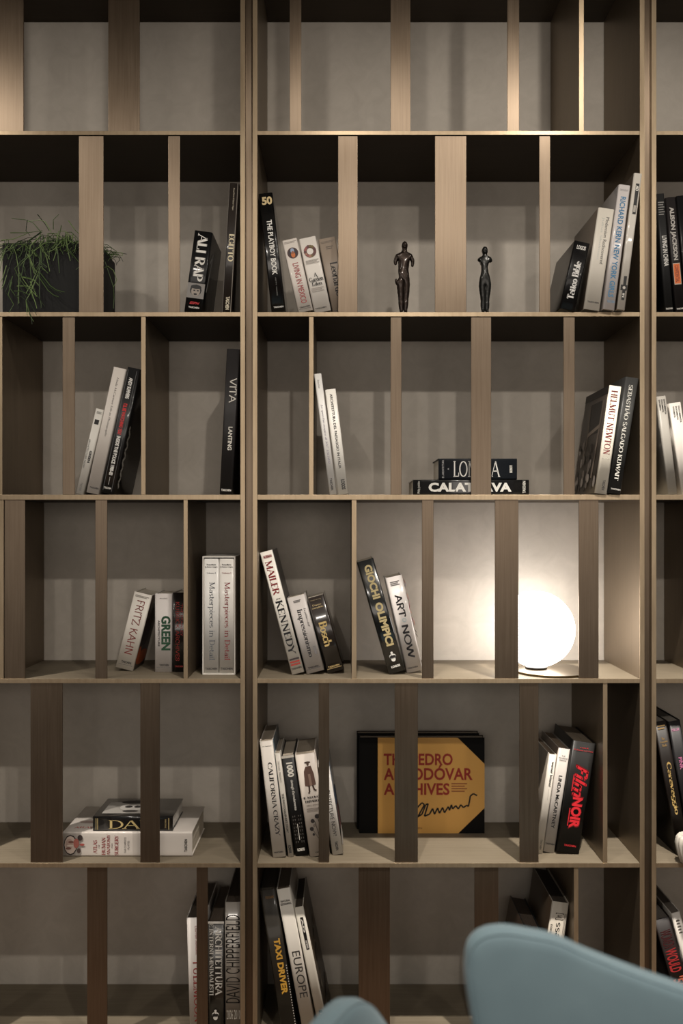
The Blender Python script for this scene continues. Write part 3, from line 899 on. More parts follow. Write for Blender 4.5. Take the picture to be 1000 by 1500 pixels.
s2 = flat_book(5, 136, 253, 1196, 1217.5, 28, .17, (20, 19, 19), 'glossy black book with gold serif name, on top of the large white one', base=zt, coat=.7, rough=.25, page=(200, 195, 188))
s2.text('DALÍ', .20, .80, .10, .84, (206, 184, 128), 'h', 'rl'); s2.vlines(.035, .075, .12, .9, 2, (170, 152, 108), 'small_print'); s2.text(PUB, .90, .918, .2, .8, (190, 170, 120), 'u', 'b', 'publisher_lettering'); s2.rect(.945, .955, .1, .9, (190, 170, 120), 'small_print')
s2.top.rect(.08, .72, .22, .84, (150, 146, 140), 'printed_picture')
s2.top.blobs([(.42, .5, .17, .2, (190, 186, 180)), (.36, .48, .05, .06, (40, 38, 38)), (.48, .48, .05, .06, (40, 38, 38)), (.42, .72, .1, .06, (60, 56, 54)), (.42, .22, .2, .1, (30, 28, 28))], 'printed_picture')

# ---- row 5, middle bay
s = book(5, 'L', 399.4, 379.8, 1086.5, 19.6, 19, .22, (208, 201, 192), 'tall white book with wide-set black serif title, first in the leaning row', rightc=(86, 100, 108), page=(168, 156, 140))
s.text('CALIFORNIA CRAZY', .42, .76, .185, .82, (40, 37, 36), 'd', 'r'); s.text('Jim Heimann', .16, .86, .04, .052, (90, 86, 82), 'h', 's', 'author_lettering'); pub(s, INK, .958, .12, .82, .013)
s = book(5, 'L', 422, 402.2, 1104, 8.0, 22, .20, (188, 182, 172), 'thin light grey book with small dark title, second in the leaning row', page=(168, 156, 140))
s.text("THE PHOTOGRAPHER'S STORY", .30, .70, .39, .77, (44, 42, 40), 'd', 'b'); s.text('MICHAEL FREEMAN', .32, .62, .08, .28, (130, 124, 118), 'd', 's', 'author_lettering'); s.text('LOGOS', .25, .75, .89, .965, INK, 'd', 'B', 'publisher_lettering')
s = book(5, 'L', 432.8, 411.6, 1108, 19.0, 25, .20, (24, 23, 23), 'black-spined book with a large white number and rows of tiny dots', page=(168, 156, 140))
s.rect(0.02, .98, 0, .025, (200, 194, 184), 'cover_edge')
s.text('1000', .30, .80, .07, .215, (220, 216, 206), 'd', 'B'); s.text("dettagli d'arredamento", .40, .66, .245, .55, (200, 196, 188), 'd', 'b', 'subtitle_lettering'); s.text('LOGOS', .22, .78, .925, .955, (220, 216, 206), 'h', 'B', 'publisher_lettering')
for k in range(8):
    for q in (0.2, .36, .64, .8): s.lines(q, q + .05, .60 + k * .036, .62 + k * .036, 2, (120, 116, 110), 'dot_pattern') if k % 1 == 0 else None
s.rect(.49, .54, .68, .84, (200, 196, 188), 'dot_pattern')
s = book(5, 'L', 453.8, 431.8, 1106.5, 29.6, 22, .20, (198, 188, 178), 'thick pale book with a robed man and botanical prints on its spine', page=(150, 138, 122))
DKI = (70, 52, 44)
s.blobs([(.55, .085, .16, .010, DKI), (.56, .10, .06, .02, (96, 76, 64))], 'printed_picture')
s.poly([(.42, .125), (.70, .12), (.80, .20), (.83, .31), (.62, .315), (.60, .20), (.54, .20), (.52, .325), (.28, .31), (.32, .17)], (104, 78, 68), 'printed_picture')
s.poly([(.50, .2), (.62, .2), (.64, .31), (.52, .32)], (150, 124, 110), 'printed_picture')
s.stroke([(.48, .31), (.46, .375), (.40, .385)], .08, DKI, 'printed_picture'); s.stroke([(.66, .31), (.72, .36), (.82, .365)], .08, DKI, 'printed_picture')
s.text('IL NUOVO', .12, .92, .415, .437, INK, 'h', 'R'); s.text('ERBARIO', .18, .86, .452, .474, INK, 'h', 'R'); s.text('DELL ANNO', .22, .82, .495, .51, (110, 100, 94), 'h', 'r', 'subtitle_lettering'); s.lines(.2, .85, .53, .57, 2, (140, 130, 122))
s.stroke([(.62, .88), (.60, .78), (.50, .66)], .03, (60, 54, 50), 'printed_picture'); s.stroke([(.60, .8), (.72, .70), (.66, .62)], .03, (60, 54, 50), 'printed_picture'); s.stroke([(.6, .84), (.35, .74)], .02, (60, 54, 50), 'printed_picture')
s.blobs([(.66, .615, .13, .022, (44, 38, 36)), (.40, .655, .1, .02, (44, 38, 36)), (.46, .70, .07, .014, (110, 100, 92)), (.30, .73, .1, .02, (44, 38, 36)), (.36, .785, .06, .014, (44, 38, 36)), (.82, .68, .07, .02, (70, 62, 58))])
s.text(PUB, .3, .8, .955, .968, INK, 'h', 'b', 'publisher_lettering')
s = book(5, 'L', 486.6, 465.0, 1118, 16.5, 29, .17, (202, 198, 192), 'slim white book behind the slat with black capitals and a blue glossy cover', rightc=(84, 96, 108), coat=.6, rough=.25)
s.text('ARCHITECTURE NOW!', .36, .70, .22, .80, (44, 42, 40), 'd', 's'); s.text(PUB, .40, .64, .86, .955, INK, 'd', 'b', 'publisher_lettering')
s.right.blobs([(.6, .7, .35, .16, (80, 48, 48)), (.5, .45, .3, .1, (30, 50, 74)), (.5, .9, .4, .08, (150, 146, 140))])


# large boxed book standing with its cover to the front
def front_book(x0, x1, yt, yb, d, T, label, rgb, page=(170, 158, 142)):
    m = 1 + d / F
    a, b = (x0 - 500) * m * K, (x1 - 500) * m * K
    zb = FLOORZ[5] + .0003
    h = CZ + (768 - yt) * m * K - zb
    r = empty('book', (a, d * K, zb), label, 'book')
    W = b - a
    bm = bmesh.new()
    th = .003
    box(bm, 0, W, 0, th, 0, h, .0006); box(bm, 0, W, T - th, T, 0, h, .0006); box(bm, 0, th, th, T - th, 0, h, .0004)
    obj('cover', bm, mat(rgb, .6, 0.0, 0.0, 0.0, .15), r)
    bm = bmesh.new()
    for k in range(6):
        box(bm, th + .0005, W - .004, th + .0002 + (T - 2 * th - .0006) * k / 6, th + (T - 2 * th - .0006) * (k + 1) / 6, .004, h - .0018)
    obj('pages', bm, mat(page, .8), r)
    return r, W, h


FD = 119
front_book(522.5, 701.5, 1074, 1221, FD + 19, .031, 'black-bound book behind the yellow-covered one, only its top edge showing', (9, 8, 7))
r, W, h = front_book(526, 709.5, 1080.5, 1221, FD, .034, 'large yellow and black book facing forward with dark red title and a signature', (9, 8, 7))
s = Face(r, (0, 0, h), (W, 0, 0), (0, 0, -h), (0, -1, 0))
YE = (214, 162, 84)
s.poly([(.148, 0.0), (.785, 0), (1, .275), (1, .735), (.79, 1), (.148, 1)], YE, 'cover_panel')
RD = (150, 36, 26)
s.text('THE PEDRO', .195, .745, .165, .29, RD, 'h', 'b')
s.text('ALMODÓVAR', .195, .905, .285, .445, RD, 'h', 'b')
s.text('ARCHIVES', .195, .72, .475, .60, RD, 'h', 'b')
s.lines(.735, .86, .475, .58, 4, (150, 84, 46), 'small_print')
sig = [(.44, .85), (.455, .74), (.50, .68), (.52, .70), (.47, .82), (.45, .84), (.50, .80), (.53, .70), (.55, .69), (.52, .82), (.56, .80), (.585, .74), (.60, .80), (.625, .735), (.64, .79), (.665, .73), (.68, .785), (.71, .72), (.72, .76), (.735, .70), (.745, .745), (.77, .71), (.79, .745), (.81, .70), (.83, .73), (.86, .705), (.87, .72), (.88, .66), (.885, .61), (.91, .585), (.94, .605)]
s.stroke(sig, .012, (22, 16, 14), 'signature')
s.text('TASCHEN', .38, .50, .935, .955, (120, 70, 36), 'h', 's', 'publisher_lettering')

# right end of row 5, middle bay
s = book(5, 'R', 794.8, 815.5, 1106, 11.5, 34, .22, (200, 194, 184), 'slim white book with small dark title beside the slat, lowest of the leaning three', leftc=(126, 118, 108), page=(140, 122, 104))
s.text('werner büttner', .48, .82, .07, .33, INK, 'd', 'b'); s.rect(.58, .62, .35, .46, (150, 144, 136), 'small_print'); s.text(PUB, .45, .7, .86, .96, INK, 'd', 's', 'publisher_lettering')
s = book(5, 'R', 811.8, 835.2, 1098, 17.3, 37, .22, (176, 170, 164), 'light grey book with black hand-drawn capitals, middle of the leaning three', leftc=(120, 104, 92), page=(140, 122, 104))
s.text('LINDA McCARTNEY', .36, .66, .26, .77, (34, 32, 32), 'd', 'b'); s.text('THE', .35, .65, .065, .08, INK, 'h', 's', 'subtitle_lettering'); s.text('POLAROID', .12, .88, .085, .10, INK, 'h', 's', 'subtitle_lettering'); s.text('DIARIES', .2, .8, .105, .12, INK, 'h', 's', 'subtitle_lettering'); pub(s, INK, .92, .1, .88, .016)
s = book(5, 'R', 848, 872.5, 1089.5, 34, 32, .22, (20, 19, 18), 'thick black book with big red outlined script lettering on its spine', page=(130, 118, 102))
for (w_, c_, f_, e) in ((1, (110, 14, 20), 'gi', .012), (0, (214, 40, 50), 'gi', 0)):
    s.text('Film', .30 - e * 2, .86 + e * 2, .215 - e, .50 + e, c_, 'd', f_)
    s.text('NOIR', .36 - e * 2, .80 + e * 2, .50 - e, .775 + e, c_, 'd', 'B')
s.rect(.24, .28, .30, .45, (200, 36, 46), 'title_lettering'); s.rect(.28, .32, .60, .76, (200, 36, 46), 'title_lettering')
s.text('a cura di', .35, .70, .045, .058, (196, 44, 50), 'h', 'b', 'author_lettering'); s.text('P. Duncan e J. Ursini', .1, .92, .07, .086, (196, 44, 50), 'h', 'b', 'author_lettering'); s.text(PUB, .28, .8, .925, .942, (190, 40, 46), 'h', 'b', 'publisher_lettering')
# ---- row 5, right bay
s = book(5, 'L', 992, 957.5, 1058, 19, 26, .2, (26, 21, 18), 'black book with gold serif name at the right edge', page=(130, 124, 116))
s.text('Caravaggio', .30, .74, .305, .70, (196, 166, 104), 'd', 'R'); s.text('The', .35, .6, .12, .14, (170, 140, 92), 'h', 'R', 'subtitle_lettering'); s.text('Complete', .2, .8, .145, .165, (170, 140, 92), 'h', 'R', 'subtitle_lettering'); s.text('Works', .3, .7, .17, .19, (170, 140, 92), 'h', 'R', 'subtitle_lettering'); s.lines(.2, .8, .03, .07, 2, (170, 140, 92))
s = book(5, 'L', 1013, 978.5, 1057.5, 18, 26, .2, (30, 29, 30), 'black book with pink lettering, cut by the right edge', page=(130, 124, 116))
s.text('MILLER', .15, .8, .055, .075, (200, 140, 170), 'h', 'b', 'author_lettering'); s.text('PINK', .3, .6, .27, .36, (190, 110, 150), 'd', 'b')
# white fluted vase-like object beside it
vz = P(1009, 1250, 14)
bm = bmesh.new()
n = 64
prof = [(.018, 0), (.026, .004), (.034, .03), (.040, .06), (.037, .078), (.030, .086), (.026, .083)]
rings = []
for r_, z_ in prof:
    rings.append([bm.verts.new((r_ * (1 + .07 * math.cos(k * PI / 2)) * math.cos(2 * PI * k / n), r_ * (1 + .07 * math.cos(k * PI / 2)) * math.sin(2 * PI * k / n), z_)) for k in range(n)])
for a, b in zip(rings, rings[1:]):
    for k in range(n): bm.faces.new((a[k], a[(k + 1) % n], b[(k + 1) % n], b[k]))
bm.faces.new(rings[0])
bm.faces.new(rings[-1])
o = obj('fluted_pot', bm, mat((186, 180, 170), .5), None, True)
o.location = (P(1010, 0, -2).x, -2 * K, FLOORZ[5] + .0003)
tag(o, 'small white ribbed ornament cut by the right edge, in front of the pink-lettered book', 'ornament')

# ================================================================ ROW 6, left bay
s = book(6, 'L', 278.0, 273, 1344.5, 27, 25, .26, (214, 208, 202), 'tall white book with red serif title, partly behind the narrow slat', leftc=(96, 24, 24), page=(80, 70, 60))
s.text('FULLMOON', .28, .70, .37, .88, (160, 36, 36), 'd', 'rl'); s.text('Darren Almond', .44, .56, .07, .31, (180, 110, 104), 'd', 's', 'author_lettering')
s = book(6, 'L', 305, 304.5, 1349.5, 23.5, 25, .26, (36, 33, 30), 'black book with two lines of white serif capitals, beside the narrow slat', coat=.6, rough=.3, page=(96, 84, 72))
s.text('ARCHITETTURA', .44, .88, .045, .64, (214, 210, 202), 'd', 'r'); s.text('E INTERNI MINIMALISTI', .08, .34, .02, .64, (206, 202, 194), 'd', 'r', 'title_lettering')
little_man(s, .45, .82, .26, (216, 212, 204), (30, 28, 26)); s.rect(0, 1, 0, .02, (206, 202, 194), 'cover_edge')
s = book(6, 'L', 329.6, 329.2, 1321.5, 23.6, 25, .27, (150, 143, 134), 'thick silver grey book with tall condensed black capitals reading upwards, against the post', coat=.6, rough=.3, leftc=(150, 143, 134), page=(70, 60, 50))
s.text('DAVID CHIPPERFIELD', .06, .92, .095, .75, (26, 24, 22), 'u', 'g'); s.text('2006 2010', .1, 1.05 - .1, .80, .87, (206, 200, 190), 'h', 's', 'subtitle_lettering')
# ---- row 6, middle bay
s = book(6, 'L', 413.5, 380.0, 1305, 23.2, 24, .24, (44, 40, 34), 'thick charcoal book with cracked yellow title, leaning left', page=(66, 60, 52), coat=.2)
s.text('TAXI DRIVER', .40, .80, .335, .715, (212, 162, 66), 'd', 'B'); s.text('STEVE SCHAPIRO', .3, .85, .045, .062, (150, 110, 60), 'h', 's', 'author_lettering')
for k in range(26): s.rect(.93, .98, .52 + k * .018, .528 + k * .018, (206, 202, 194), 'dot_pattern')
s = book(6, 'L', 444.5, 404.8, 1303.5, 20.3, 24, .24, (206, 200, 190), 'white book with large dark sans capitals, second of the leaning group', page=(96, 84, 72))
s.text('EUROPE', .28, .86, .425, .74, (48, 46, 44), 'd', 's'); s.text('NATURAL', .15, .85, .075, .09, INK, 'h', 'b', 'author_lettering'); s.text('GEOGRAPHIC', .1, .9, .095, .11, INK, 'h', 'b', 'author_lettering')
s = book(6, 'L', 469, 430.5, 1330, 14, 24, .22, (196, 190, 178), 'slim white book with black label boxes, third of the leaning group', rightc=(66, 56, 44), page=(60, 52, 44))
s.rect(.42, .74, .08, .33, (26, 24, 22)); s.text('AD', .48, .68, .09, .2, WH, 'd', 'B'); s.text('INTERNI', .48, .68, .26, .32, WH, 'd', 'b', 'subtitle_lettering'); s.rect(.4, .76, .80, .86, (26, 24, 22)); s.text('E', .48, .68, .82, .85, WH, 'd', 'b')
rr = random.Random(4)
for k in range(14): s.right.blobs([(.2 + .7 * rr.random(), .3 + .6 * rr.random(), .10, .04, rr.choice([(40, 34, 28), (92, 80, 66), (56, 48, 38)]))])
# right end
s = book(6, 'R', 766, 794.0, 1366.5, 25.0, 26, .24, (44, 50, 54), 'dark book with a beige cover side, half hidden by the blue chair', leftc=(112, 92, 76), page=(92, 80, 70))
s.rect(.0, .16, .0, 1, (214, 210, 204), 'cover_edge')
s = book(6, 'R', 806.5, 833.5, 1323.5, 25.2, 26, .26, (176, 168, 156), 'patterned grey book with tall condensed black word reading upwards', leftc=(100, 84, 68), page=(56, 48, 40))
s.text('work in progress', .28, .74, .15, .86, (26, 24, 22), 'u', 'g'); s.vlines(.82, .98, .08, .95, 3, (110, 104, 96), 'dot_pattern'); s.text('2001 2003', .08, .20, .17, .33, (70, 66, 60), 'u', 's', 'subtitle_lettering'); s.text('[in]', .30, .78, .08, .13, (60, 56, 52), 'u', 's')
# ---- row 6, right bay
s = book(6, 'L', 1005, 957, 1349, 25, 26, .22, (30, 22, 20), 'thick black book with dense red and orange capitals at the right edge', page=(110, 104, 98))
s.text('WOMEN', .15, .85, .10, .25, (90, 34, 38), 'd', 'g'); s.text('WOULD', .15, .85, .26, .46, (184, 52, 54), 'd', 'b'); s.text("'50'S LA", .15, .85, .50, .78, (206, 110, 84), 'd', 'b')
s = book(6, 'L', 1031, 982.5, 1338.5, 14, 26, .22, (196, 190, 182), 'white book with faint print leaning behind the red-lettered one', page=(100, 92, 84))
s.lines(.3, .7, .06, .18, 5, (110, 106, 100))

# ================================================================ figurines on row 2
def figurine(name_label, cx, ztop_px, d, joints, edges, rgb, extra=None):
    fz_ = FLOORZ[2]
    base = P(cx, 457.3, d)
    root = empty('figurine', (base.x, d * K, fz_), name_label, 'figurine')
    m = 1 + d / F
    me = bpy.data.meshes.new('body')
    sc_ = K * m
    me.from_pydata([((x - cx) * sc_, yy * sc_, CZ + (768 - y) * sc_ - fz_) for (x, y, yy, r, rr2) in joints], edges, [])
    o = bpy.data.objects.new('body', me)
    C.objects.link(o)
    sk = o.modifiers.new('s', 'SKIN')
    for i, j in enumerate(joints):
        me.skin_vertices[0].data[i].radius = (j[3] * sc_, j[4] * sc_)
    me.skin_vertices[0].data[0].use_root = True
    o.modifiers.new('u', 'SUBSURF').levels = 2
    dg = bpy.context.evaluated_depsgraph_get()
    dg.update()
    nm = bpy.data.meshes.new_from_object(o.evaluated_get(dg))
    bpy.data.objects.remove(o)
    bm = bmesh.new()
    bm.from_mesh(nm)
    hj = joints[5 if 'female' in name_label else 5]
    hk = joints[6]
    hc = ((hj[0] + hk[0]) / 2, (hj[1] + hk[1]) / 2)
    hs = bmesh.ops.create_uvsphere(bm, u_segments=14, v_segments=10, radius=1.0)
    for v in hs['verts']:
        v.co = Vector((((hc[0] - cx) + v.co.x * 4.5) * sc_, v.co.y * 5.2 * sc_ - .0004, CZ + (768 - hc[1] + v.co.z * 6.4) * sc_ - fz_))
    hn = bmesh.ops.create_uvsphere(bm, u_segments=8, v_segments=6, radius=1.0)
    for v in hn['verts']:      # nose and brow ridge
        v.co = Vector((((hc[0] - cx) + v.co.x * 1.0) * sc_, (v.co.y * 1.2 - 5.0) * sc_, CZ + (768 - hc[1] + v.co.z * 2.0) * sc_ - fz_))
    # pitted bronze relief
    for v in bm.verts:
        v.co += v.normal * (random.uniform(-1, 1) * 0.0005)
    b = obj('body', bm, mat(rgb, .34, .75, .3, .35), root, True)
    zmin = min(v.co.z for v in b.data.vertices)
    b.data.transform(Matrix.Translation((0, 0, 0.0042 - zmin)))
    bm = bmesh.new()
    lathe(bm, [(.013, .0003), (.0135, .002), (.012, .0048)], 0, 0, 20)
    for v in bm.verts: v.co.y *= .75
    obj('base', bm, mat((20, 19, 18), .4, .6), root)
    return root


# joints: x, y (screen), depth offset, rx, ry
mj = [(590.5, 404, 0, 8.2, 6), (590.5, 393, 0, 8.0, 6), (591, 382, 0, 9.0, 6.5), (591.5, 374, 0, 10.5, 6.5), (592, 366.5, 0, 3.0, 3.2), (592.4, 360, 0, 4.0, 4.4), (592.6, 355, 0, 4.0, 4.6),
      (582, 373, 0, 4.2, 4.4), (579, 380, 0, 3.0, 3.2), (579, 386, -1, 1.8, 2),
      (601, 373, 0, 4.2, 4.4), (604.5, 380, 0, 2.8, 3), (603.5, 389, -1, 1.7, 2),
      (586.2, 411, 0, 5.6, 6), (586.6, 426, 0, 5.0, 5.2), (587, 434, 0, 3.9, 4.4), (587.2, 444, 0, 4.2, 4.2), (587.8, 453, 0, 2.8, 3), (586.6, 456, -4, 2.8, 2),
      (595.2, 411, 0, 5.6, 6), (594.8, 426, 0, 5.0, 5.2), (594.2, 434, 0, 3.9, 4.4), (594, 444, 0, 4.2, 4.2), (593.4, 453, 0, 2.8, 3), (594.8, 456, -4, 2.8, 2),
      (580, 411, -1, 2.2, 2.2), (579.5, 406, -1, 1.6, 1.6)]
me_e = [(0, 1), (1, 2), (2, 3), (3, 4), (4, 5), (5, 6), (3, 7), (7, 8), (8, 9), (3, 10), (10, 11), (11, 12), (0, 13), (13, 14), (14, 15), (15, 16), (16, 17), (17, 18), (0, 19), (19, 20), (20, 21), (21, 22), (22, 23), (23, 24), (13, 25), (25, 26)]
figurine('dark bronze male figurine with broken arms, left of the wide slat', 591, 351, 16, mj, me_e, (46, 36, 30))
fj = [(710, 408, 0, 9.2, 6), (709.5, 396, 0, 7.4, 5.4), (709.5, 388, 0, 6.4, 5), (709.5, 380, 0, 8.0, 6), (710, 373, 0, 2.8, 3.0), (709.8, 368, 0, 3.6, 4.0), (710, 363.5, 0, 3.8, 4.2),
      (702, 378.5, 0, 3.6, 3.8), (699.5, 380.5, 0, 2.4, 2.8),
      (717.5, 378.5, 0, 3.6, 3.8), (720, 382.5, 0, 2.4, 2.8),
      (705.8, 414, 0, 5.8, 6), (706.8, 428, 0, 4.8, 5), (707.4, 436, 0, 3.6, 4), (707.2, 446, 0, 3.6, 4), (707.4, 453, 0, 2.6, 3), (706.6, 456, -4, 2.5, 2),
      (714.2, 414, 0, 5.8, 6), (713.4, 428, 0, 4.8, 5), (712.8, 436, 0, 3.6, 4), (713, 446, 0, 3.6, 4), (712.6, 453, 0, 2.6, 3), (713.4, 456, -4, 2.5, 2)]
fe = [(0, 1), (1, 2), (2, 3), (3, 4), (4, 5), (5, 6), (3, 7), (7, 8), (3, 9), (9, 10), (0, 11), (11, 12), (12, 13), (13, 14), (14, 15), (15, 16), (0, 17), (17, 18), (18, 19), (19, 20), (20, 21), (21, 22)]
figurine('dark bronze female figurine without arms, right of the wide slat', 710, 359, 16, fj, fe, (42, 42, 40))

# ================================================================ trailing plant in a black box planter
pd = 26
pm = 1 + pd / F
pz = FLOORZ[2]
pot = empty('potted_plant', (P(72, 0, pd).x, pd * K, pz), 'trailing green stick plant in a black square planter', 'plant')
ox, oy, oz = pot.location
bm = bmesh.new()
xa, xb = P(3.5, 0, pd).x - ox, P(143, 0, pd).x - ox
ph = CZ + (768 - 356) * pm * K - pz
pdp = .20
tk = .008
box(bm, xa, xb, 0, tk, .0003, ph, .001); box(bm, xa, xb, pdp - tk, pdp, .0003, ph, .001); box(bm, xa, xa + tk, tk, pdp - tk, .0003, ph, .001); box(bm, xb - tk, xb, tk, pdp - tk, .0003, ph, .001); box(bm, xa + tk, xb - tk, tk, pdp - tk, .0003, .01)
obj('planter', bm, mat((9, 9, 9), .8, 0, 0, .15), pot)
bm = bmesh.new()
box(bm, xa + tk, xb - tk, tk, pdp - tk, ph - .03, ph - .012)
obj('soil', bm, mat((34, 26, 20), .95), pot)


def tube(bm, pts, r0, r1, n=5):
    prev = None
    for i, p in enumerate(pts):
        p = Vector(p)
        q = Vector(pts[min(i + 1, len(pts) - 1)]) - Vector(pts[max(i - 1, 0)])
        if q.length < 1e-7: q = Vector((0, 0, 1))
        q.normalize()
        a = q.cross(Vector((0.3, 1, 0.2))).normalized()
        b = q.cross(a)
        r = r0 + (r1 - r0) * i / (len(pts) - 1)
        ring = [bm.verts.new(p + (a * math.cos(2 * PI * k / n) + b * math.sin(2 * PI * k / n)) * r) for k in range(n)]
        if prev:
            for k in range(n): bm.faces.new((prev[k], prev[(k + 1) % n], ring[(k + 1) % n], ring[k]))
        prev = ring


def q(sx, sy, d):
    v = P(sx, sy, d)
    return (v.x - ox, v.y - oy, v.z - oz)


bms = [bmesh.new() for _ in range(3)]
# stems read from the photograph (screen points), hanging just in front of the planter
hand = [[(60, 340), (42, 352), (40, 370), (20, 385), (12, 400), (18, 415), (10, 440), (15, 456)], [(60, 345), (45, 360), (42, 376), (50, 400), (55, 403), (44, 430), (38, 440), (40, 462)],
        [(42, 376), (30, 390), (22, 402), (27, 416), (38, 436), (45, 446), (54, 462)], [(55, 403), (70, 425), (78, 432), (86, 435)], [(40, 372), (52, 398)],
        [(38, 440), (46, 466), (47, 475)], [(38, 440), (44, 462), (49, 471)], [(45, 425), (52, 444), (54, 452)], [(27, 416), (40, 421), (46, 432)], [(17, 413), (12, 432), (20, 446), (13, 458)],
        [(12, 395), (6, 416), (2, 424)], [(20, 434), (30, 434), (38, 440)], [(90, 330), (86, 350), (72, 372), (62, 382)], [(84, 345), (82, 370), (78, 382)], [(66, 365), (70, 386), (76, 390)],
        [(84, 365), (86, 386), (87, 400)], [(97, 350), (100, 370), (103, 382)], [(104, 350), (110, 366), (111, 372)], [(60, 340), (48, 326), (38, 322), (17, 320)], [(75, 340), (66, 325), (58, 322), (40, 325)],
        [(55, 314), (66, 328), (72, 338)], [(78, 336), (78, 322), (86, 314)], [(100, 323), (110, 337), (116, 343)], [(40, 322), (38, 338), (44, 345)], [(15, 341), (40, 341), (62, 338)], [(2, 352), (20, 350), (40, 342)],
        [(148, 360), (152, 366), (162, 376), (165, 384)], [(146, 372), (154, 384), (160, 402), (166, 420), (167, 436), (166, 452)], [(150, 393), (158, 390), (166, 396), (171, 410), (166, 421)], [(150, 384), (156, 380), (158, 382)],
        [(22, 360), (12, 380), (10, 372)], [(70, 400), (60, 390), (55, 402)]]
for st in list(hand):
    if max(p[1] for p in st) > 400 and st[0][0] < 100:
        for k in range(2):
            jx, f = random.uniform(-9, 9) + 6 * k, random.uniform(.75, 1.0)
            hand.append([(x + jx * (j + 1) / len(st) + random.uniform(-2, 2), 356 + (y - 356) * f if y > 356 else y) for j, (x, y) in enumerate(st) if y < 458])
hand = [h_ for h_ in hand if len(h_) > 1]
for i, st in enumerate(hand):
    up = st[0][1] < 345 or st[-1][1] < 345
    dd = 34 if st[0][0] > 140 else (20 if not up else 30)
    pts = [q(x, y, (dd + random.uniform(-4, 4)) if up or st[0][0] > 140 else (20 - 30 * max(0, (y - 400)) / 60 if y < 460 else -12)) for x, y in st]
    tube(bms[i % 3], pts, .0014, .0009)
rp = random.Random(21)
for i in range(560):
    sx = rp.uniform(2, 142)
    y0 = rp.uniform(.004, pdp - .02)
    base = Vector((q(sx, 0, pd)[0], y0, ph - .012))
    pts = [base]
    side = rp.uniform(-1, 1)
    top_only = i % 5 > 1
    up_ = rp.uniform(.008, .04) * (1.25 if 50 < sx < 110 else .8)
    cur = base + Vector((side * .01, -rp.random() * .01, up_))
    pts.append(cur)
    front = y0 < .07
    nseg = rp.randint(2, 4) if (sx < 70 and not top_only) else (2 if front or sx > 118 else rp.randint(2, 4))
    dirv = Vector((side * .022, -.012 if front else rp.uniform(-.01, .01), .006 if top_only else .002))
    for k in range(nseg):
        dirv = dirv + Vector((rp.uniform(-.012, .012), 0, -.010 * (1 + k) if front else -.004))
        cur = cur + dirv
        if front: cur.y = min(cur.y, -.003 - rp.random() * .012) if k >= 1 else cur.y
        else: cur.z = max(cur.z, ph + .002)
        pts.append(cur.copy())
        if rp.random() < .35 and k > 0:
            tip = cur + Vector((rp.uniform(-.02, .02), -.002, rp.uniform(-.03, -.005)))
            tube(bms[i % 3], [cur.copy(), (cur + tip) / 2 + Vector((.002, 0, 0)), tip], .0009, .0007)
    tube(bms[i % 3], pts, .0014, .0009)
for bm_, c_ in zip(bms, ((70, 92, 48), (112, 134, 80), (36, 48, 28))):
    o = obj('trailing_stems', bm_, mat(c_, .5), pot)
    o['kind'] = 'stuff'

# ================================================================ chairs in the foreground
def velvet():
    m = bpy.data.materials.new('blue_upholstery')
    m.use_nodes = True
    nt = m.node_tree
    N, Lk = nt.nodes, nt.links
    b = N['Principled BSDF']
    b.inputs['Roughness'].default_value = .75
    b.inputs['Sheen Weight'].default_value = .4
    b.inputs['Sheen Roughness'].default_value = .4
    tc = N.new('ShaderNodeTexCoord')
    n_ = N.new('ShaderNodeTexNoise')
    n_.inputs['Scale'].default_value = 9.5
    n_.inputs['Detail'].default_value = 5
    Lk.new(tc.outputs['Object'], n_.inputs['Vector'])
    r_ = N.new('ShaderNodeValToRGB')
    r_.color_ramp.elements[0].color = lin((96, 118, 127))
    r_.color_ramp.elements[1].color = lin((116, 138, 146))
    Lk.new(n_.outputs['Fac'], r_.inputs[0])
    Lk.new(r_.outputs[0], b.inputs['Base Color'])
    n2 = N.new('ShaderNodeTexNoise')
    n2.inputs['Scale'].default_value = 500
    Lk.new(tc.outputs['Object'], n2.inputs['Vector'])
    bp = N.new('ShaderNodeBump')
    bp.inputs['Strength'].default_value = .2
    bp.inputs['Distance'].default_value = .001
    Lk.new(n2.outputs['Fac'], bp.inputs['Height'])
    Lk.new(bp.outputs[0], b.inputs['Normal'])
    return m


MV = velvet()


def pillow(outline, thick, bend, centre=None):
    """closed cushion from an (x,z) outline; y is thickness"""
    bm = bmesh.new()
    n_ = len(outline)
    cx = sum(p[0] for p in outline) / n_ if centre is None else centre[0]
    cz = sum(p[1] for p in outline) / n_ if centre is None else centre[1]
    prof = [(1.0, 0.0), (.988, .5), (.965, .8), (.93, .94), (.86, 1.0), (.6, 1.05), (.3, 1.08)]

    def put(f, y): return [bm.verts.new((cx + (x - cx) * f, y + bend(cx + (x - cx) * f, cz + (z - cz) * f), cz + (z - cz) * f)) for x, z in outline]
    base = put(*prof[0])
    for sgn in (1, -1):
        prev = base
        for f, y in prof[1:]:
            ring = put(f, sgn * y * thick / 2)
            for k in range(n_):
                bm.faces.new((prev[k], prev[(k + 1) % n_], ring[(k + 1) % n_], ring[k]))
            prev = ring
        c = bm.verts.new((cx, sgn * 1.09 * thick / 2 + bend(cx, cz), cz))
        for k in range(n_): bm.faces.new((prev[k], prev[(k + 1) % n_], c))
    return bm


def smooth_closed(pts, n=10):
    out = []
    N_ = len(pts)
    for i in range(N_):
        p0, p1, p2, p3 = [Vector(pts[(i + k - 1) % N_]) for k in range(4)]
        for k in range(n):
            t = k / n
            out.append(tuple(0.5 * ((2 * p1) + (-p0 + p2) * t + (2 * p0 - 5 * p1 + 4 * p2 - p3) * t * t + (-p0 + 3 * p1 - 3 * p2 + p3) * t ** 3)))
    return out


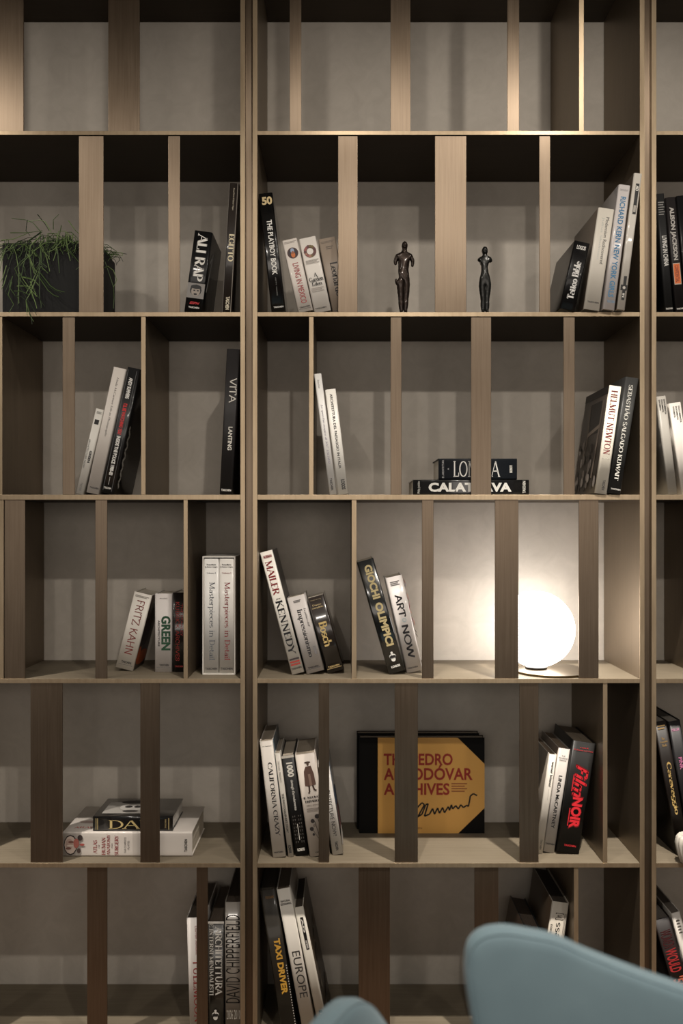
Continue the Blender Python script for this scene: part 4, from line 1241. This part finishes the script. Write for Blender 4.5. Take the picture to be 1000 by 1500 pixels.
def armchair(loc, rz, label, tops):
    """tops: back outline in chair space (x, z)"""
    root = empty('armchair', loc, label, 'chair')
    root.rotation_euler = (0, 0, rz)
    bend = lambda x, z: 0.20 * (x - .02) ** 2 + .38 * (z - .92)
    ol = smooth_closed(tops, 8)
    b = obj('backrest', pillow(ol, .05, bend), MV, root, True)
    # piping on the rear and front edge
    cxx = sum(p[0] for p in ol) / len(ol)
    czz = sum(p[1] for p in ol) / len(ol)
    for sg in (-1, 1):
        bm = bmesh.new()
        f, y = .972, .74 * sg * .025
        pts = [(cxx + (x - cxx) * f, y + bend(cxx + (x - cxx) * f, czz + (z - czz) * f), czz + (z - czz) * f) for x, z in ol]
        tube(bm, pts + pts[:1], .0022, .0022, 6)
        obj('piping', bm, MV, b, True)
    st = smooth_closed([(-.25, .05), (-.27, .28), (-.2, .50), (0, .54), (.2, .50), (.27, .28), (.25, .05), (0, .02)], 6)
    bm = pillow(st, .13, lambda x, z: 0)
    for v in bm.verts: v.co = Vector((v.co.x, v.co.z - .10, v.co.y + .40))
    obj('seat', bm, MV, root, True)
    for sx in (-1, 1):
        for fy in (.08, .46):
            bm = bmesh.new()
            tube(bm, [(sx * .26, fy - .12 + (.03 if fy > .2 else -.03), 0.0), (sx * .20, fy - .12, .345)], .009, .013, 12)
            obj('leg', bm, mat((36, 30, 26), .35, .6), root, True)
    return root


# right-hand chair: its back rises to a rounded corner at the left and falls to the right
cd = -500
mm_ = 1 + cd / F
cx0 = P(905, 0, cd).x


def cp(sx, sy):
    v = P(sx, sy, cd)
    return (v.x - cx0, v.z)


tops = [cp(679, 1408), cp(685, 1382), cp(704, 1367), cp(735, 1361.5), cp(772, 1365), cp(810, 1371), cp(850, 1386), cp(900, 1403), cp(950, 1419), cp(1000, 1434), cp(1050, 1446), cp(1100, 1456), cp(1124, 1480), cp(1128, 1540), cp(1110, 1640), (cp(1080, 0)[0], .42), (0, .38), (cp(730, 0)[0], .42), cp(712, 1640), cp(692, 1520), cp(680, 1440)]
armchair((cx0, cd * K, 0), 0.0, 'blue upholstered armchair with a high rounded corner, large and blurred at the lower right', tops)
tops2 = [(-.22, .728), (-.18, .757), (-.1, .774), (0, .780), (.1, .777), (.17, .757), (.22, .712), (.26, .62), (.26, .5), (.2, .42), (0, .38), (-.2, .42), (-.26, .5), (-.27, .60), (-.25, .68)]
c2 = P(420, 0, cd)
armchair((c2.x, cd * K - .05, 0), math.radians(66), 'second blue armchair, only its narrow rounded top showing at the bottom edge', tops2)
